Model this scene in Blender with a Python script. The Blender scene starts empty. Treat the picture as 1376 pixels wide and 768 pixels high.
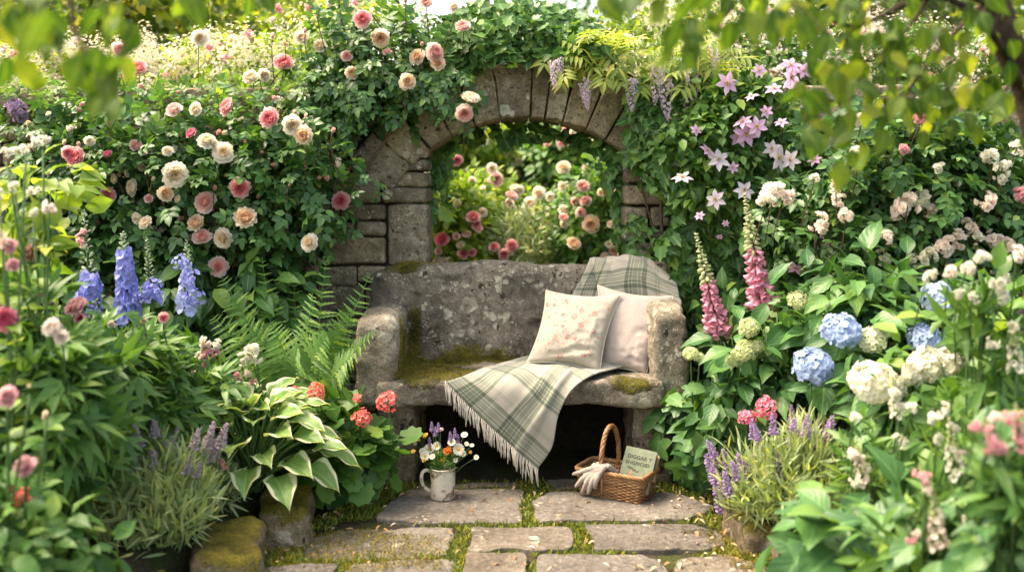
import bpy, math, random
import numpy as np
from mathutils import Matrix, Vector

# ------------------------------------------------------------------ camera, sky, sun, exposure
SC = bpy.context.scene
COL = SC.collection
F = 1300.0            # focal length in photo pixels (photo 1376 wide)
CAMH = 1.48
HZ = 240.0            # horizon row in the photo
rad = math.radians
cam_d = bpy.data.cameras.new("camera")
cam = bpy.data.objects.new("camera", cam_d); COL.objects.link(cam)
cam.location = (0, 0, CAMH); cam.rotation_euler = (rad(90), 0, 0)
cam_d.sensor_width = 36; cam_d.lens = 36 * F / 1376
cam_d.shift_y = -(384 - HZ) / 1376
cam_d.clip_start = .05; cam_d.clip_end = 800
cam_d.dof.use_dof = True; cam_d.dof.focus_distance = 4.75; cam_d.dof.aperture_fstop = 1.3
SC.camera = cam
SUN_EL, SUN_AZ = rad(60), rad(-78)       # azimuth from +Y, negative = left
wd = bpy.data.worlds.new("World"); SC.world = wd; wd.use_nodes = True
nt = wd.node_tree; nt.nodes.clear()
sky = nt.nodes.new("ShaderNodeTexSky"); sky.sky_type = 'NISHITA'; sky.sun_disc = False
sky.sun_elevation = SUN_EL; sky.sun_rotation = SUN_AZ; sky.air_density = 1.0; sky.dust_density = 4.0; sky.ozone_density = .6
tint = nt.nodes.new("ShaderNodeMix"); tint.data_type = 'RGBA'; tint.blend_type = 'MULTIPLY'
tint.inputs[0].default_value = 1; tint.inputs[7].default_value = (1.0, .87, .69, 1)
bg = nt.nodes.new("ShaderNodeBackground"); bg.inputs[1].default_value = .15
wo = nt.nodes.new("ShaderNodeOutputWorld")
nt.links.new(sky.outputs[0], tint.inputs[6]); nt.links.new(tint.outputs[2], bg.inputs[0]); nt.links.new(bg.outputs[0], wo.inputs[0])
sd = bpy.data.lights.new("sun", 'SUN'); sd.energy = 1.5; sd.angle = rad(28); sd.color = (1, .90, .75)
sun = bpy.data.objects.new("sun", sd); COL.objects.link(sun)
sdir = Vector((math.sin(SUN_AZ) * math.cos(SUN_EL), math.cos(SUN_AZ) * math.cos(SUN_EL), math.sin(SUN_EL)))
sun.rotation_euler = sdir.to_track_quat('Z', 'Y').to_euler()
sun.location = (0, 30, 30)
vs = SC.view_settings; vs.view_transform = 'Standard'; vs.look = 'None'; vs.gamma = 1; vs.use_curve_mapping = False
vs.exposure = 2.45
SC.render.engine = 'CYCLES'
cy = SC.cycles; cy.use_denoising = True; cy.max_bounces = 7; cy.diffuse_bounces = 4; cy.glossy_bounces = 2
cy.transmission_bounces = 4; cy.transparent_max_bounces = 4; cy.caustics_reflective = False; cy.caustics_refractive = False
cy.sample_clamp_indirect = 6

# ------------------------------------------------------------------ helpers
RNG = np.random.default_rng(7)
GOLD = 2.399963

def P(x, y, Y):
    """photo pixel + distance -> world point"""
    return np.array([(x - 688) / F * Y, Y, CAMH - (y - HZ) / F * Y])

def G(x, y, z=0.0):
    """photo pixel on the ground plane"""
    Y = (CAMH - z) * F / (y - HZ)
    return np.array([(x - 688) / F * Y, Y, z])

def unit(v):
    v = np.asarray(v, float)
    return v / (np.linalg.norm(v, axis=-1, keepdims=True) + 1e-9)

def frames(d, n):
    """rotation matrices: local y along d, local z close to n"""
    y = unit(d); z = n - (n * y).sum(-1, keepdims=True) * y; z = unit(z)
    x = np.cross(y, z)
    return np.stack([x, y, z], -1)

def face_frames(z, seed=None):
    """local z along the given direction, random spin"""
    z = unit(z); r = unit(RNG.normal(size=z.shape))
    x = unit(np.cross(r, z)); y = np.cross(z, x)
    return np.stack([x, y, z], -1)

def _hash(i, j, k, s):
    h = (i * 374761393 + j * 668265263 + k * 2147483647 + s * 974711) & 0xffffffff
    h = ((h ^ (h >> 13)) * 1274126177) & 0xffffffff
    return ((h ^ (h >> 16)) & 0xffff) / 65535.0

def vnoise(p, s=0):
    p = np.asarray(p, float); i = np.floor(p).astype(np.int64); f = p - i; f = f * f * (3 - 2 * f)
    out = 0
    for a in (0, 1):
        for b in (0, 1):
            for c in (0, 1):
                w = (f[..., 0] if a else 1 - f[..., 0]) * (f[..., 1] if b else 1 - f[..., 1]) * (f[..., 2] if c else 1 - f[..., 2])
                out = out + w * _hash(i[..., 0] + a, i[..., 1] + b, i[..., 2] + c, s)
    return out * 2 - 1

def fbm(p, s=0, oct=3):
    p = np.asarray(p, float); o = 0; a = 1; t = 0
    for k in range(oct):
        o = o + a * vnoise(p * 2 ** k + 17.3 * k, s + k); t += a; a *= .5
    return o / t

class T:                                    # a template: all quads
    def __init__(s, V, Q, UV=None, mi=None):
        s.V = np.asarray(V, float); s.Q = np.asarray(Q, int)
        s.UV = np.zeros((len(s.V), 2)) if UV is None else np.asarray(UV, float)
        s.M = np.zeros(len(s.Q), int) if mi is None else np.asarray(mi, int)
    def mat(s, i): return T(s.V, s.Q, s.UV, np.full(len(s.Q), i))
    def tf(s, R=None, t=(0, 0, 0), k=1.0):
        V = s.V * k
        if R is not None: V = V @ np.asarray(R).T
        return T(V + np.asarray(t), s.Q, s.UV, s.M)

def join(ts):
    V, Q, U, M, o = [], [], [], [], 0
    for t in ts:
        V.append(t.V); Q.append(t.Q + o); U.append(t.UV); M.append(t.M); o += len(t.V)
    return T(np.vstack(V), np.vstack(Q), np.vstack(U), np.concatenate(M))

WLOC = {}
class MB:
    def __init__(s): s.p = []; s.o = 0
    def add(s, t, R=None, pos=None, k=1.0, mi=None):
        if pos is None:
            V = t.V.copy() * k
            if R is not None: V = V @ np.asarray(R).T
            s.p.append((V, t.Q + s.o, t.UV, t.M if mi is None else np.full(len(t.Q), mi))); s.o += len(V); return
        pos = np.atleast_2d(pos); N = len(pos)
        k = np.asarray(k, float)
        if k.ndim == 0: k = np.full(N, float(k))
        kk = k[:, None, None] if k.ndim == 1 else k[:, None, :]
        V = t.V[None] * kk
        V = np.einsum('nij,nvj->nvi', R, V) + pos[:, None, :]
        n = len(t.V)
        Q = (t.Q[None] + (np.arange(N) * n)[:, None, None]).reshape(-1, 4) + s.o
        s.p.append((V.reshape(-1, 3), Q, np.tile(t.UV, (N, 1)), np.tile(t.M if mi is None else np.full(len(t.Q), mi), N)))
        s.o += N * n
    def tube(s, pts, r, sides=5, mi=0):
        s.add(tube(pts, r, sides), mi=mi)
    def mesh(s, name, mats, smooth=True, off=(0, 0, 0)):
        V = np.vstack([a[0] for a in s.p]) - np.asarray(off, float); Q = np.vstack([a[1] for a in s.p])
        U = np.vstack([a[2] for a in s.p]); M = np.concatenate([a[3] for a in s.p])
        me = bpy.data.meshes.new(name)
        me.vertices.add(len(V)); me.vertices.foreach_set('co', V.astype(np.float32).ravel())
        me.loops.add(len(Q) * 4); me.loops.foreach_set('vertex_index', Q.astype(np.int32).ravel())
        me.polygons.add(len(Q)); me.polygons.foreach_set('loop_start', np.arange(0, len(Q) * 4, 4, dtype=np.int32))
        me.polygons.foreach_set('material_index', M.astype(np.int32))
        me.polygons.foreach_set('use_smooth', np.full(len(Q), smooth))
        uv = me.uv_layers.new(name='uv'); uv.data.foreach_set('uv', U[Q.ravel()].astype(np.float32).ravel())
        for m in (mats if isinstance(mats, (list, tuple)) else [mats]): me.materials.append(m)
        me.update(calc_edges=True); me.validate()
        return me
    def build(s, name, mats, parent=None, smooth=True, loc=None):
        """world-space vertices; the object's origin sits at its parent's root, or at loc"""
        off = WLOC[parent.name] if parent else (np.zeros(3) if loc is None else np.asarray(loc, float))
        o = bpy.data.objects.new(name, s.mesh(name, mats, smooth, off)); COL.objects.link(o)
        if parent: o.parent = parent
        else: o.location = off
        WLOC[o.name] = off
        return o

def put(name, mesh, parent, pos, R, k):
    """a part that shares a mesh: placed at world pos under parent"""
    o = bpy.data.objects.new(name, mesh); COL.objects.link(o); o.parent = parent
    off = WLOC[parent.name]
    o.matrix_local = Matrix.Translation(Vector(np.asarray(pos) - off)) @ Matrix(np.asarray(R).tolist()).to_4x4() @ Matrix.Scale(k, 4)
    WLOC[o.name] = np.asarray(pos)
    return o

def tag(o, label=None, cat=None, group=None, kind=None):
    if label: o['label'] = label
    if cat: o['category'] = cat
    if group: o['group'] = group
    if kind: o['kind'] = kind
    return o

def thing(name, label, cat, loc, group=None):
    o = bpy.data.objects.new(name, None); COL.objects.link(o); o.location = loc; o.empty_display_size = .1
    WLOC[o.name] = np.asarray(loc, float)
    return tag(o, label, cat, group)

def tube(pts, r, sides=5):
    pts = np.asarray(pts, float); n = len(pts)
    r = np.broadcast_to(np.asarray(r, float), (n,))
    tg = unit(np.gradient(pts, axis=0))
    ref = np.tile([.31, .22, .92], (n, 1)); bad = np.abs((tg * ref).sum(1)) > .9
    if bad.any(): ref[:] = [.9, .3, .1]
    x = unit(np.cross(tg, ref)); y = np.cross(tg, x)
    a = np.arange(sides) / sides * 2 * math.pi
    V = pts[:, None] + r[:, None, None] * (np.cos(a)[None, :, None] * x[:, None] + np.sin(a)[None, :, None] * y[:, None])
    V = V.reshape(-1, 3); Q = []; U = np.stack([np.tile(a / 6.283, n), np.repeat(np.arange(n) / max(1, n - 1), sides)], 1)
    for i in range(n - 1):
        for j in range(sides):
            k = (j + 1) % sides
            Q.append((i * sides + j, i * sides + k, (i + 1) * sides + k, (i + 1) * sides + j))
    # caps: collapsed rings
    c0, c1 = len(V), len(V) + 1
    V = np.vstack([V, pts[0] - tg[0] * r[0] * .3, pts[-1] + tg[-1] * r[-1] * .3]); U = np.vstack([U, [[0, 0], [0, 1]]])
    e = (n - 1) * sides
    for j in range(0, sides - 1, 2):
        Q.append((c0, (j + 2) % sides, j + 1, j)); Q.append((c1, e + j, e + j + 1, e + (j + 2) % sides))
    return T(V, Q, U)

def curve(pts, n=12):
    """Catmull-Rom through pts"""
    p = np.asarray(pts, float); m = len(p)
    if m == 2: return p[0] + (p[1] - p[0]) * np.linspace(0, 1, n)[:, None]
    q = np.vstack([2 * p[0] - p[1], p, 2 * p[-1] - p[-2]])
    t = np.linspace(0, m - 1 - 1e-6, n); i = t.astype(int); f = (t - i)[:, None]
    a, b, c, d = q[i], q[i + 1], q[i + 2], q[i + 3]
    return .5 * (2 * b + (c - a) * f + (2 * a - 5 * b + 4 * c - d) * f ** 2 + (3 * b - a - 3 * c + d) * f ** 3)

def crgrid(ctrl, nu, nv):
    c = np.asarray(ctrl, float)
    rows = np.stack([curve(r, nu) for r in c])
    return np.stack([curve(rows[:, j], nv) for j in range(nu)], 1)      # (nv, nu, 3)

def gridT(Gd, UV=None):
    nv, nu = Gd.shape[:2]; i = np.arange(nv * nu).reshape(nv, nu)
    Q = np.stack([i[:-1, :-1], i[:-1, 1:], i[1:, 1:], i[1:, :-1]], -1).reshape(-1, 4)
    if UV is None:
        u, v = np.meshgrid(np.linspace(0, 1, nu), np.linspace(0, 1, nv)); UV = np.stack([u, v], -1)
    return T(Gd.reshape(-1, 3), Q, UV.reshape(-1, 2))

def lathe(prof, n=24, uvs=True):
    prof = np.asarray(prof, float); m = len(prof); a = np.linspace(0, 2 * math.pi, n + 1)
    Gd = np.stack([prof[:, None, 0] * np.cos(a), prof[:, None, 0] * np.sin(a), np.repeat(prof[:, 1:2], n + 1, 1)], -1)
    return gridT(Gd)

def block(size, step, r, amp=0., freq=6., seed=0, oct=3, amp2=0., freq2=25.):
    """rounded, weathered stone block centred on the origin"""
    h = np.asarray(size, float) / 2; r = min(r, h.min() * .95)
    V, Q, o = [], [], 0
    for ax in range(3):
        b, c = (ax + 1) % 3, (ax + 2) % 3
        def ticks(k):
            n = max(2, int(round((2 * h[k] - 2 * r) / step)))
            mid = np.linspace(-h[k] + r, h[k] - r, n + 1)
            e = r * np.array([1, .62, .3]) if r > .004 else np.array([r])
            return np.concatenate([-h[k] + r - e, mid, (h[k] - r + e)[::-1]])
        tb, tc = ticks(b), ticks(c)
        for sg in (-1, 1):
            g = np.zeros((len(tb), len(tc), 3)); g[..., ax] = sg * h[ax]; g[..., b] = tb[:, None]; g[..., c] = tc[None]
            i = np.arange(g.shape[0] * g.shape[1]).reshape(g.shape[:2]) + o
            q = np.stack([i[:-1, :-1], i[1:, :-1], i[1:, 1:], i[:-1, 1:]], -1).reshape(-1, 4)
            if sg < 0: q = q[:, ::-1]
            V.append(g.reshape(-1, 3)); Q.append(q); o += g.shape[0] * g.shape[1]
    V = np.vstack(V); Q = np.vstack(Q)
    key = np.round(V / 1e-5).astype(np.int64)
    _, idx, inv = np.unique(key, axis=0, return_index=True, return_inverse=True)
    V = V[idx]; Q = inv.reshape(-1)[Q]
    ci = np.clip(V, -h + r, h - r); n = unit(V - ci); V = ci + n * r
    d = amp * fbm(V * freq + seed * 3.7, seed, oct)
    if amp2: d = d + amp2 * fbm(V * freq2 + 9 + seed, seed + 5, 2)
    return T(V + n * d[:, None], Q)

def rotz(a): c, s = math.cos(a), math.sin(a); return np.array([[c, -s, 0], [s, c, 0], [0, 0, 1]])
def rotx(a): c, s = math.cos(a), math.sin(a); return np.array([[1, 0, 0], [0, c, -s], [0, s, c]])
def roty(a): c, s = math.cos(a), math.sin(a); return np.array([[c, 0, s], [0, 1, 0], [-s, 0, c]])

# ------------------------------------------------------------------ materials
class NB:
    def __init__(s, name):
        s.m = bpy.data.materials.new(name); s.m.use_nodes = True; s.t = s.m.node_tree; s.t.nodes.clear()
        s.out = s.n("ShaderNodeOutputMaterial")
    def n(s, typ, **kw):
        x = s.t.nodes.new(typ)
        for k, v in kw.items(): setattr(x, k, v)
        return x
    def l(s, a, b): s.t.links.new(a, b)
    def ramp(s, fac, stops, interp='LINEAR'):
        r = s.n("ShaderNodeValToRGB"); cr = r.color_ramp; cr.interpolation = interp
        while len(cr.elements) < len(stops): cr.elements.new(.5)
        for e, (p, c) in zip(cr.elements, stops):
            e.position = p; e.color = (c[0], c[1], c[2], 1) if not np.isscalar(c) else (c, c, c, 1)
        s.l(fac, r.inputs[0]); return r.outputs[0]
    def mix(s, fac, a, b, mode='MIX'):
        x = s.n("ShaderNodeMix", data_type='RGBA', blend_type=mode)
        for sock, v in ((x.inputs[0], fac), (x.inputs[6], a), (x.inputs[7], b)):
            if isinstance(v, (int, float)): sock.default_value = v
            elif isinstance(v, tuple): sock.default_value = (v[0], v[1], v[2], 1)
            else: s.l(v, sock)
        return x.outputs[2]
    def math(s, op, a, b=None, clamp=False):
        x = s.n("ShaderNodeMath", operation=op); x.use_clamp = clamp
        for sock, v in ((x.inputs[0], a), (x.inputs[1], b)):
            if v is None: continue
            if isinstance(v, (int, float)): sock.default_value = v
            else: s.l(v, sock)
        return x.outputs[0]
    def noise(s, co, scale, detail=4, rough=.6):
        x = s.n("ShaderNodeTexNoise"); x.inputs['Scale'].default_value = scale; x.inputs['Detail'].default_value = detail
        x.inputs['Roughness'].default_value = rough; s.l(co, x.inputs['Vector']); return x.outputs[0]
    def voro(s, co, scale, feature='F1', rnd=1.0, out='Distance'):
        x = s.n("ShaderNodeTexVoronoi", feature=feature); x.inputs['Scale'].default_value = scale
        x.inputs['Randomness'].default_value = rnd; s.l(co, x.inputs['Vector']); return x.outputs[out]
    def co(s, which='Object'): return s.n("ShaderNodeTexCoord").outputs[which]
    def bump(s, h, strength=.5, dist=.01, nrm=None):
        x = s.n("ShaderNodeBump"); x.inputs['Strength'].default_value = strength; x.inputs['Distance'].default_value = dist
        s.l(h, x.inputs['Height'])
        if nrm: s.l(nrm, x.inputs['Normal'])
        return x.outputs[0]
    def bsdf(s, col, rough=.8, spec=.3, nrm=None, sheen=0):
        x = s.n("ShaderNodeBsdfPrincipled")
        if isinstance(col, tuple): x.inputs['Base Color'].default_value = (*col, 1)
        else: s.l(col, x.inputs['Base Color'])
        if isinstance(rough, (int, float)): x.inputs['Roughness'].default_value = rough
        else: s.l(rough, x.inputs['Roughness'])
        x.inputs['Specular IOR Level'].default_value = spec
        if sheen: x.inputs['Sheen Weight'].default_value = sheen
        if nrm: s.l(nrm, x.inputs['Normal'])
        return x.outputs[0]
    def done(s, sh): s.l(sh, s.out.inputs[0]); return s.m

def leaf_mat(name, c1, c2, c3, trans=.35, rough=.42, tmul=(1.55, 1.55, .6), vein=.0, spec=.45, edge=None):
    c1, c2, c3 = (tuple(x * y for x, y in zip(c, (1.2, 1.15, 1.05))) for c in (c1, c2, c3)); rough += .05; spec *= .8
    b = NB(name); g = b.n("ShaderNodeNewGeometry")
    col = b.ramp(g.outputs['Random Per Island'], [(0, c1), (.5, c2), (.9, c3), (1, tuple(x * y for x, y in zip(c3, (1.9, 1.45, 1.2))))])
    col = b.mix(b.ramp(b.noise(b.co(), 38, 3), [(.35, 0), (.7, .45)]), col, b.mix(1.0, col, (1.6, 1.35, .9), 'MULTIPLY'))
    uv = b.n("ShaderNodeUVMap").outputs[0]; sx = b.n("ShaderNodeSeparateXYZ"); b.l(uv, sx.inputs[0])
    dx = b.math('ABSOLUTE', b.math('SUBTRACT', sx.outputs[0], .5))
    if edge:
        wob = b.math('ADD', dx, b.math('MULTIPLY', b.math('SUBTRACT', b.noise(b.co(), 30, 2), .5), .16))
        col = b.mix(b.math('MULTIPLY', b.math('SUBTRACT', wob, .33), 16, clamp=True), col, edge)
    if vein:
        col = b.mix(b.math('MULTIPLY', b.math('SUBTRACT', .06, dx), 14, clamp=True), col, tuple(min(1, x * 1.35 + .02) for x in c3))
    nrm = None
    if vein:
        w = b.n("ShaderNodeTexWave", wave_type='BANDS', bands_direction='Y'); w.inputs['Scale'].default_value = 1.7
        cb = b.n("ShaderNodeCombineXYZ"); b.l(sx.outputs[0], cb.inputs[0])
        b.l(b.math('SUBTRACT', sx.outputs[1], b.math('MULTIPLY', dx, .8)), cb.inputs[1]); b.l(cb.outputs[0], w.inputs['Vector'])
        nrm = b.bump(w.outputs[1], vein * .45, .003)
    pr = b.bsdf(col, rough, spec, nrm)
    tr = b.n("ShaderNodeBsdfTranslucent"); b.l(b.mix(1.0, col, tmul, 'MULTIPLY'), tr.inputs[0])
    mx = b.n("ShaderNodeMixShader"); mx.inputs[0].default_value = trans; b.l(pr, mx.inputs[1]); b.l(tr.outputs[0], mx.inputs[2])
    return b.done(mx.outputs[0])

def petal_mat(name, stops, trans=.45, rough=.6, vary=.12, axis=0, tmul=(1.12, 1.08, 1.04)):
    b = NB(name); g = b.n("ShaderNodeNewGeometry"); sx = b.n("ShaderNodeSeparateXYZ"); b.l(b.n("ShaderNodeUVMap").outputs[0], sx.inputs[0])
    col = b.ramp(sx.outputs[axis], stops)
    v = b.math('ADD', 1 - vary, b.math('MULTIPLY', g.outputs['Random Per Island'], 2 * vary))
    hs = b.n("ShaderNodeHueSaturation"); b.l(v, hs.inputs['Value']); b.l(col, hs.inputs['Color'])
    pr = b.bsdf(hs.outputs[0], rough, .25)
    tr = b.n("ShaderNodeBsdfTranslucent"); b.l(b.mix(1.0, hs.outputs[0], tmul, 'MULTIPLY'), tr.inputs[0])
    mx = b.n("ShaderNodeMixShader"); mx.inputs[0].default_value = trans; b.l(pr, mx.inputs[1]); b.l(tr.outputs[0], mx.inputs[2])
    return b.done(mx.outputs[0])

def plain(name, col, rough=.7, spec=.3, nscale=0, namp=.25, bump=0, bscale=60):
    b = NB(name); c = col; nrm = None
    if nscale:
        n = b.noise(b.co(), nscale, 5)
        c = b.mix(b.ramp(n, [(.3, 0), (.7, 1)]), tuple(x * (1 - namp) for x in col), tuple(min(1, x * (1 + namp)) for x in col))
    if bump: nrm = b.bump(b.noise(b.co(), bscale, 4), bump, .01)
    return b.done(b.bsdf(c, rough, spec, nrm))

def stone_mat(name, dark, mid, light, lichen=.5, moss=.3, moss_mask=None, scale=1., pits=True, mossc=((.035, .05, .008), (.16, .15, .022))):
    b = NB(name); co = b.co(); g = b.n("ShaderNodeNewGeometry")
    n1 = b.noise(co, 3.2 * scale, 8, .65); n2 = b.noise(co, 26 * scale, 6, .7); n3 = b.noise(co, 110 * scale, 3, .6)
    col = b.ramp(n1, [(.28, dark), (.5, mid), (.74, light)])
    col = b.mix(.75, col, b.ramp(n2, [(.3, .28), (.5, .52), (.72, .95)]), 'OVERLAY')
    col = b.mix(.55, col, b.ramp(n3, [(.3, .25), (.7, .8)]), 'OVERLAY')
    isl = b.ramp(g.outputs['Random Per Island'], [(0, (.6, .58, .55)), (.5, (1, .97, .9)), (1, (1.0, .9, .74))])
    col = b.mix(.8, col, isl, 'MULTIPLY')
    h = b.math('ADD', b.math('MULTIPLY', n2, 1.0), b.math('MULTIPLY', n3, .35))
    wco = b.n("ShaderNodeVectorMath", operation='ADD'); b.l(co, wco.inputs[0])
    nv = b.n("ShaderNodeTexNoise"); nv.inputs['Scale'].default_value = 30; nv.inputs['Detail'].default_value = 4; b.l(co, nv.inputs['Vector'])
    sc = b.n("ShaderNodeVectorMath", operation='SCALE'); b.l(nv.outputs[1], sc.inputs[0]); sc.inputs[3].default_value = .045; b.l(sc.outputs[0], wco.inputs[1])
    w = wco.outputs[0]
    if pits:
        pv = b.voro(w, 11 * scale); pm = b.math('MULTIPLY', b.math('LESS_THAN', pv, .2), b.math('GREATER_THAN', b.noise(co, 4.3 * scale, 2), .52))
        pm2 = b.math('MULTIPLY', b.math('LESS_THAN', b.voro(w, 33 * scale), .2), b.math('GREATER_THAN', n1, .5))
        pm = b.math('MAXIMUM', pm, pm2)
        col = b.mix(b.math('MULTIPLY', pm, .8), col, (.018, .015, .01)); h = b.math('SUBTRACT', h, b.math('MULTIPLY', pm, 1.0))
    if lichen:
        lm = None
        for s_, th, ps in ((7., .31, .47), (13., .31, .49), (24., .31, .51), (60., .33, .50)):
            v = b.voro(w, s_ * scale); jit = b.math('MULTIPLY', b.noise(co, 8 * scale, 2), .2)
            mk = b.math('MULTIPLY', b.math('SUBTRACT', b.math('SUBTRACT', th + .1, jit), v), 22, clamp=True)
            gate = b.math('MULTIPLY', b.math('SUBTRACT', b.noise(co, 2.1 * scale + s_ * .11, 3), ps + .12 * (1 - lichen)), 14, clamp=True)
            mk = b.math('MULTIPLY', mk, gate); lm = mk if lm is None else b.math('MAXIMUM', lm, mk)
        lc = b.ramp(n2, [(.3, (.24, .22, .15)), (.52, (.46, .43, .33)), (.75, (.60, .57, .47))])
        col = b.mix(b.math('MULTIPLY', lm, .9), col, lc); h = b.math('ADD', h, b.math('MULTIPLY', lm, .35))
    if moss:
        sn = b.n("ShaderNodeSeparateXYZ"); b.l(g.outputs['Normal'], sn.inputs[0])
        mm = b.math('ADD', b.math('MULTIPLY', sn.outputs[2], .35), b.noise(co, 3.4 * scale, 6, .7))
        mm = b.math('MULTIPLY', b.math('SUBTRACT', mm, 1.0 - .6 * moss), 7, clamp=True)
        if moss_mask: mm = b.math('MAXIMUM', mm, moss_mask(b, co, n1, n2))
        mm = b.math('MULTIPLY', mm, b.ramp(b.noise(co, 70, 4), [(.3, .35), (.5, 1)]))
        mc = b.ramp(b.noise(co, 6, 6, .7), [(.36, mossc[0]), (.66, mossc[1])])
        mc = b.mix(.6, mc, b.ramp(b.noise(co, 160, 2), [(.3, .2), (.7, .9)]), 'OVERLAY')
        col = b.mix(mm, col, mc)
        h = b.math('ADD', h, b.math('MULTIPLY', mm, b.math('ADD', .8, b.math('MULTIPLY', b.noise(co, 220, 2), 1.2))))
    return b.done(b.bsdf(col, .92, .15, b.bump(h, 1.0, .018)))

# ------------------------------------------------------------------ leaf and flower templates
def leaf(w=.5, nv=4, fold=.25, curl=.25, peak=.4, tip=.03, wav=0., nu=1, base=.06):
    """unit-length leaf along +y, face +z"""
    t = np.linspace(0, 1, nv + 1)
    p = np.where(t < peak, np.sin(np.clip(t / peak, 0, 1) * math.pi / 2) ** .8, np.cos(np.clip((t - peak) / (1 - peak), 0, 1) * math.pi / 2) ** 1.15)
    p = np.maximum(p, tip); p[0] = base
    s = np.linspace(-1, 1, 2 * nu + 1)
    X = s[None] * p[:, None] * w / 2
    Z = fold * np.abs(X) - curl * t[:, None] ** 2 + wav * np.sin(t[:, None] * 13 + s[None] * 2) * np.abs(s[None])
    Y = np.repeat(t[:, None], len(s), 1)
    U = np.stack([np.repeat((s[None] + 1) / 2, len(t), 0), Y], -1)
    return gridT(np.stack([X, Y, Z], -1), U)

def fan(outline, c=(0, .35), cup=.12, drop=.1):
    o = np.asarray(outline, float); n = len(o)
    r = np.hypot(o[:, 0] - c[0], o[:, 1] - c[1])
    V = np.vstack([[c[0], c[1], 0], np.column_stack([o, cup * (r ** 2) * 1.2 - drop * np.maximum(0, o[:, 1]) ** 2])])
    Q = [(0, 1 + i, 1 + (i + 1) % n, 1 + (i + 2) % n) for i in range(0, n - 1, 2)]
    U = np.column_stack([.5 + V[:, 0] * .6, V[:, 1]])
    return T(V, Q, U)

IVY = fan([(.0, 0), (.14, -.08), (.34, .02), (.46, .2), (.3, .36), (.34, .56), (.13, .66), (0, 1.0), (-.13, .66), (-.34, .56), (-.3, .36), (-.46, .2), (-.34, .02), (-.14, -.08)], (0, .3), .35, .15)
def lobes(k, depth, r0=.5, ph=0, back=.16):
    o = []
    n = k * 4
    for i in range(n):
        a = -math.pi / 2 + .25 + (2 * math.pi - .5) * i / (n - 1)
        r = r0 * (1 + depth * math.cos((i / (n - 1)) * k * 2 * math.pi + math.pi))
        o.append((r * math.cos(a), .45 + r * math.sin(a)))
    o.append((0.03, .3)); o.append((0, .28))
    return o
GERL = fan(lobes(7, .1), (0, .42), .25, .05)
LOBL = fan(lobes(5, .28, .52), (0, .4), -.1, .3)
OV = leaf(.62, 3, .3, .2, .45)                     # ovate
OVL = leaf(.55, 7, .3, .4, .42, nu=2, wav=.03)    # large ovate, smooth
LAN = leaf(.26, 4, .3, .35, .4)                    # lance
NAR = leaf(.13, 3, .2, .3, .45, tip=.1)             # narrow
HOS = leaf(.68, 12, .42, .30, .34, nu=4, wav=.05)
BGL = leaf(.7, 2, .3, .2, .45)
ROSEL = join([OV.tf(k=.5, t=(0, .5, 0))] + [OV.tf(rotz(a), (0, y, 0), .42) for y, a in ((.42, -1.0), (.42, 1.0), (.16, -1.15), (.16, 1.15))])
PEOL = join([LAN.tf(rotz(a), (0, .1, 0), k) for a, k in ((0, .95), (-.55, .8), (.55, .8))])
WISL = join([LAN.tf(k=.4, t=(0, .62, 0))] + [LAN.tf(rotz(s * 1.0), (0, y, 0), .42) for y in (.15, .32, .48, .62) for s in (-1, 1)])

def petal(ang, r0, theta, L, W, cup=.4, t0=0., nh=4, ns=4, roll=.5, ruffle=0, z0=0, ph=0.):
    h = np.linspace(0, 1, nh + 1)[:, None]; s = np.linspace(-1, 1, ns + 1)[None]
    th = theta * (.55 + roll * h)
    r = r0 + np.cumsum(np.sin(th) * L / nh, 0) - np.sin(th[:1]) * L / nh
    z = z0 + np.cumsum(np.cos(th) * L / nh, 0) - np.cos(th[:1]) * L / nh
    prof = np.sin(math.pi * (.16 + .66 * h)) ** .8
    lat = s * W / 2 * prof
    rr = r - cup * lat ** 2 / max(W, .01) + ruffle * np.sin(s * 5 + ph + h * 3) * h
    zz = z + cup * .6 * lat ** 2 / max(W, .01) * (1 - np.sin(theta)) + ruffle * np.cos(s * 6 + ph) * h
    ca, sa = math.cos(ang), math.sin(ang)
    X = rr * ca - lat * sa; Y = rr * sa + lat * ca
    U = np.stack([np.full_like(X, t0), np.repeat(h, ns + 1, 1)], -1)
    return gridT(np.stack([X, Y, np.broadcast_to(zz, X.shape)], -1), U)

def rose_tpl(seed=0, n=30, open_=1.0, ruffle=.012):
    r = random.Random(seed); ts = []
    for i in range(n):
        t = (i + .5) / n
        t0 = t; q = t ** .75
        A_ = 30 + 66 * q + r.uniform(-5, 5); B_ = 4 + 50 * q ** 1.2 * open_ + (25 * open_ if i >= n - 6 else 0) + r.uniform(-7, 7)
        th = A_ / .55
        ts.append(petal(i * GOLD + r.uniform(-.3, .3), .008 + .02 * t, rad(th), .17 + .26 * q + r.uniform(-.015, .015), .15 + .36 * q,
                        .75 - .35 * t, t, roll=B_ / th - .55, ruffle=ruffle * (1 + .6 * t), z0=.05 - .10 * t, ph=r.uniform(0, 6), nh=4, ns=4))
    for k in range(5):                               # sepals
        ts.append(petal(k * 1.2566, .02, rad(115), .22, .1, .2, 0, 3, 2, z0=-.12).mat(1))
    return join(ts)

def bud_tpl(seed=0):
    ts = [petal(i * GOLD, .03, rad(12 + 10 * i / 8), .6, .42, .9, i / 8, roll=-.1, z0=0) for i in range(8)]
    ts += [petal(k * 1.2566, .02, rad(35), .38, .16, .5, 0, 3, 2).mat(1) for k in range(5)]
    return join(ts)

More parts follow.
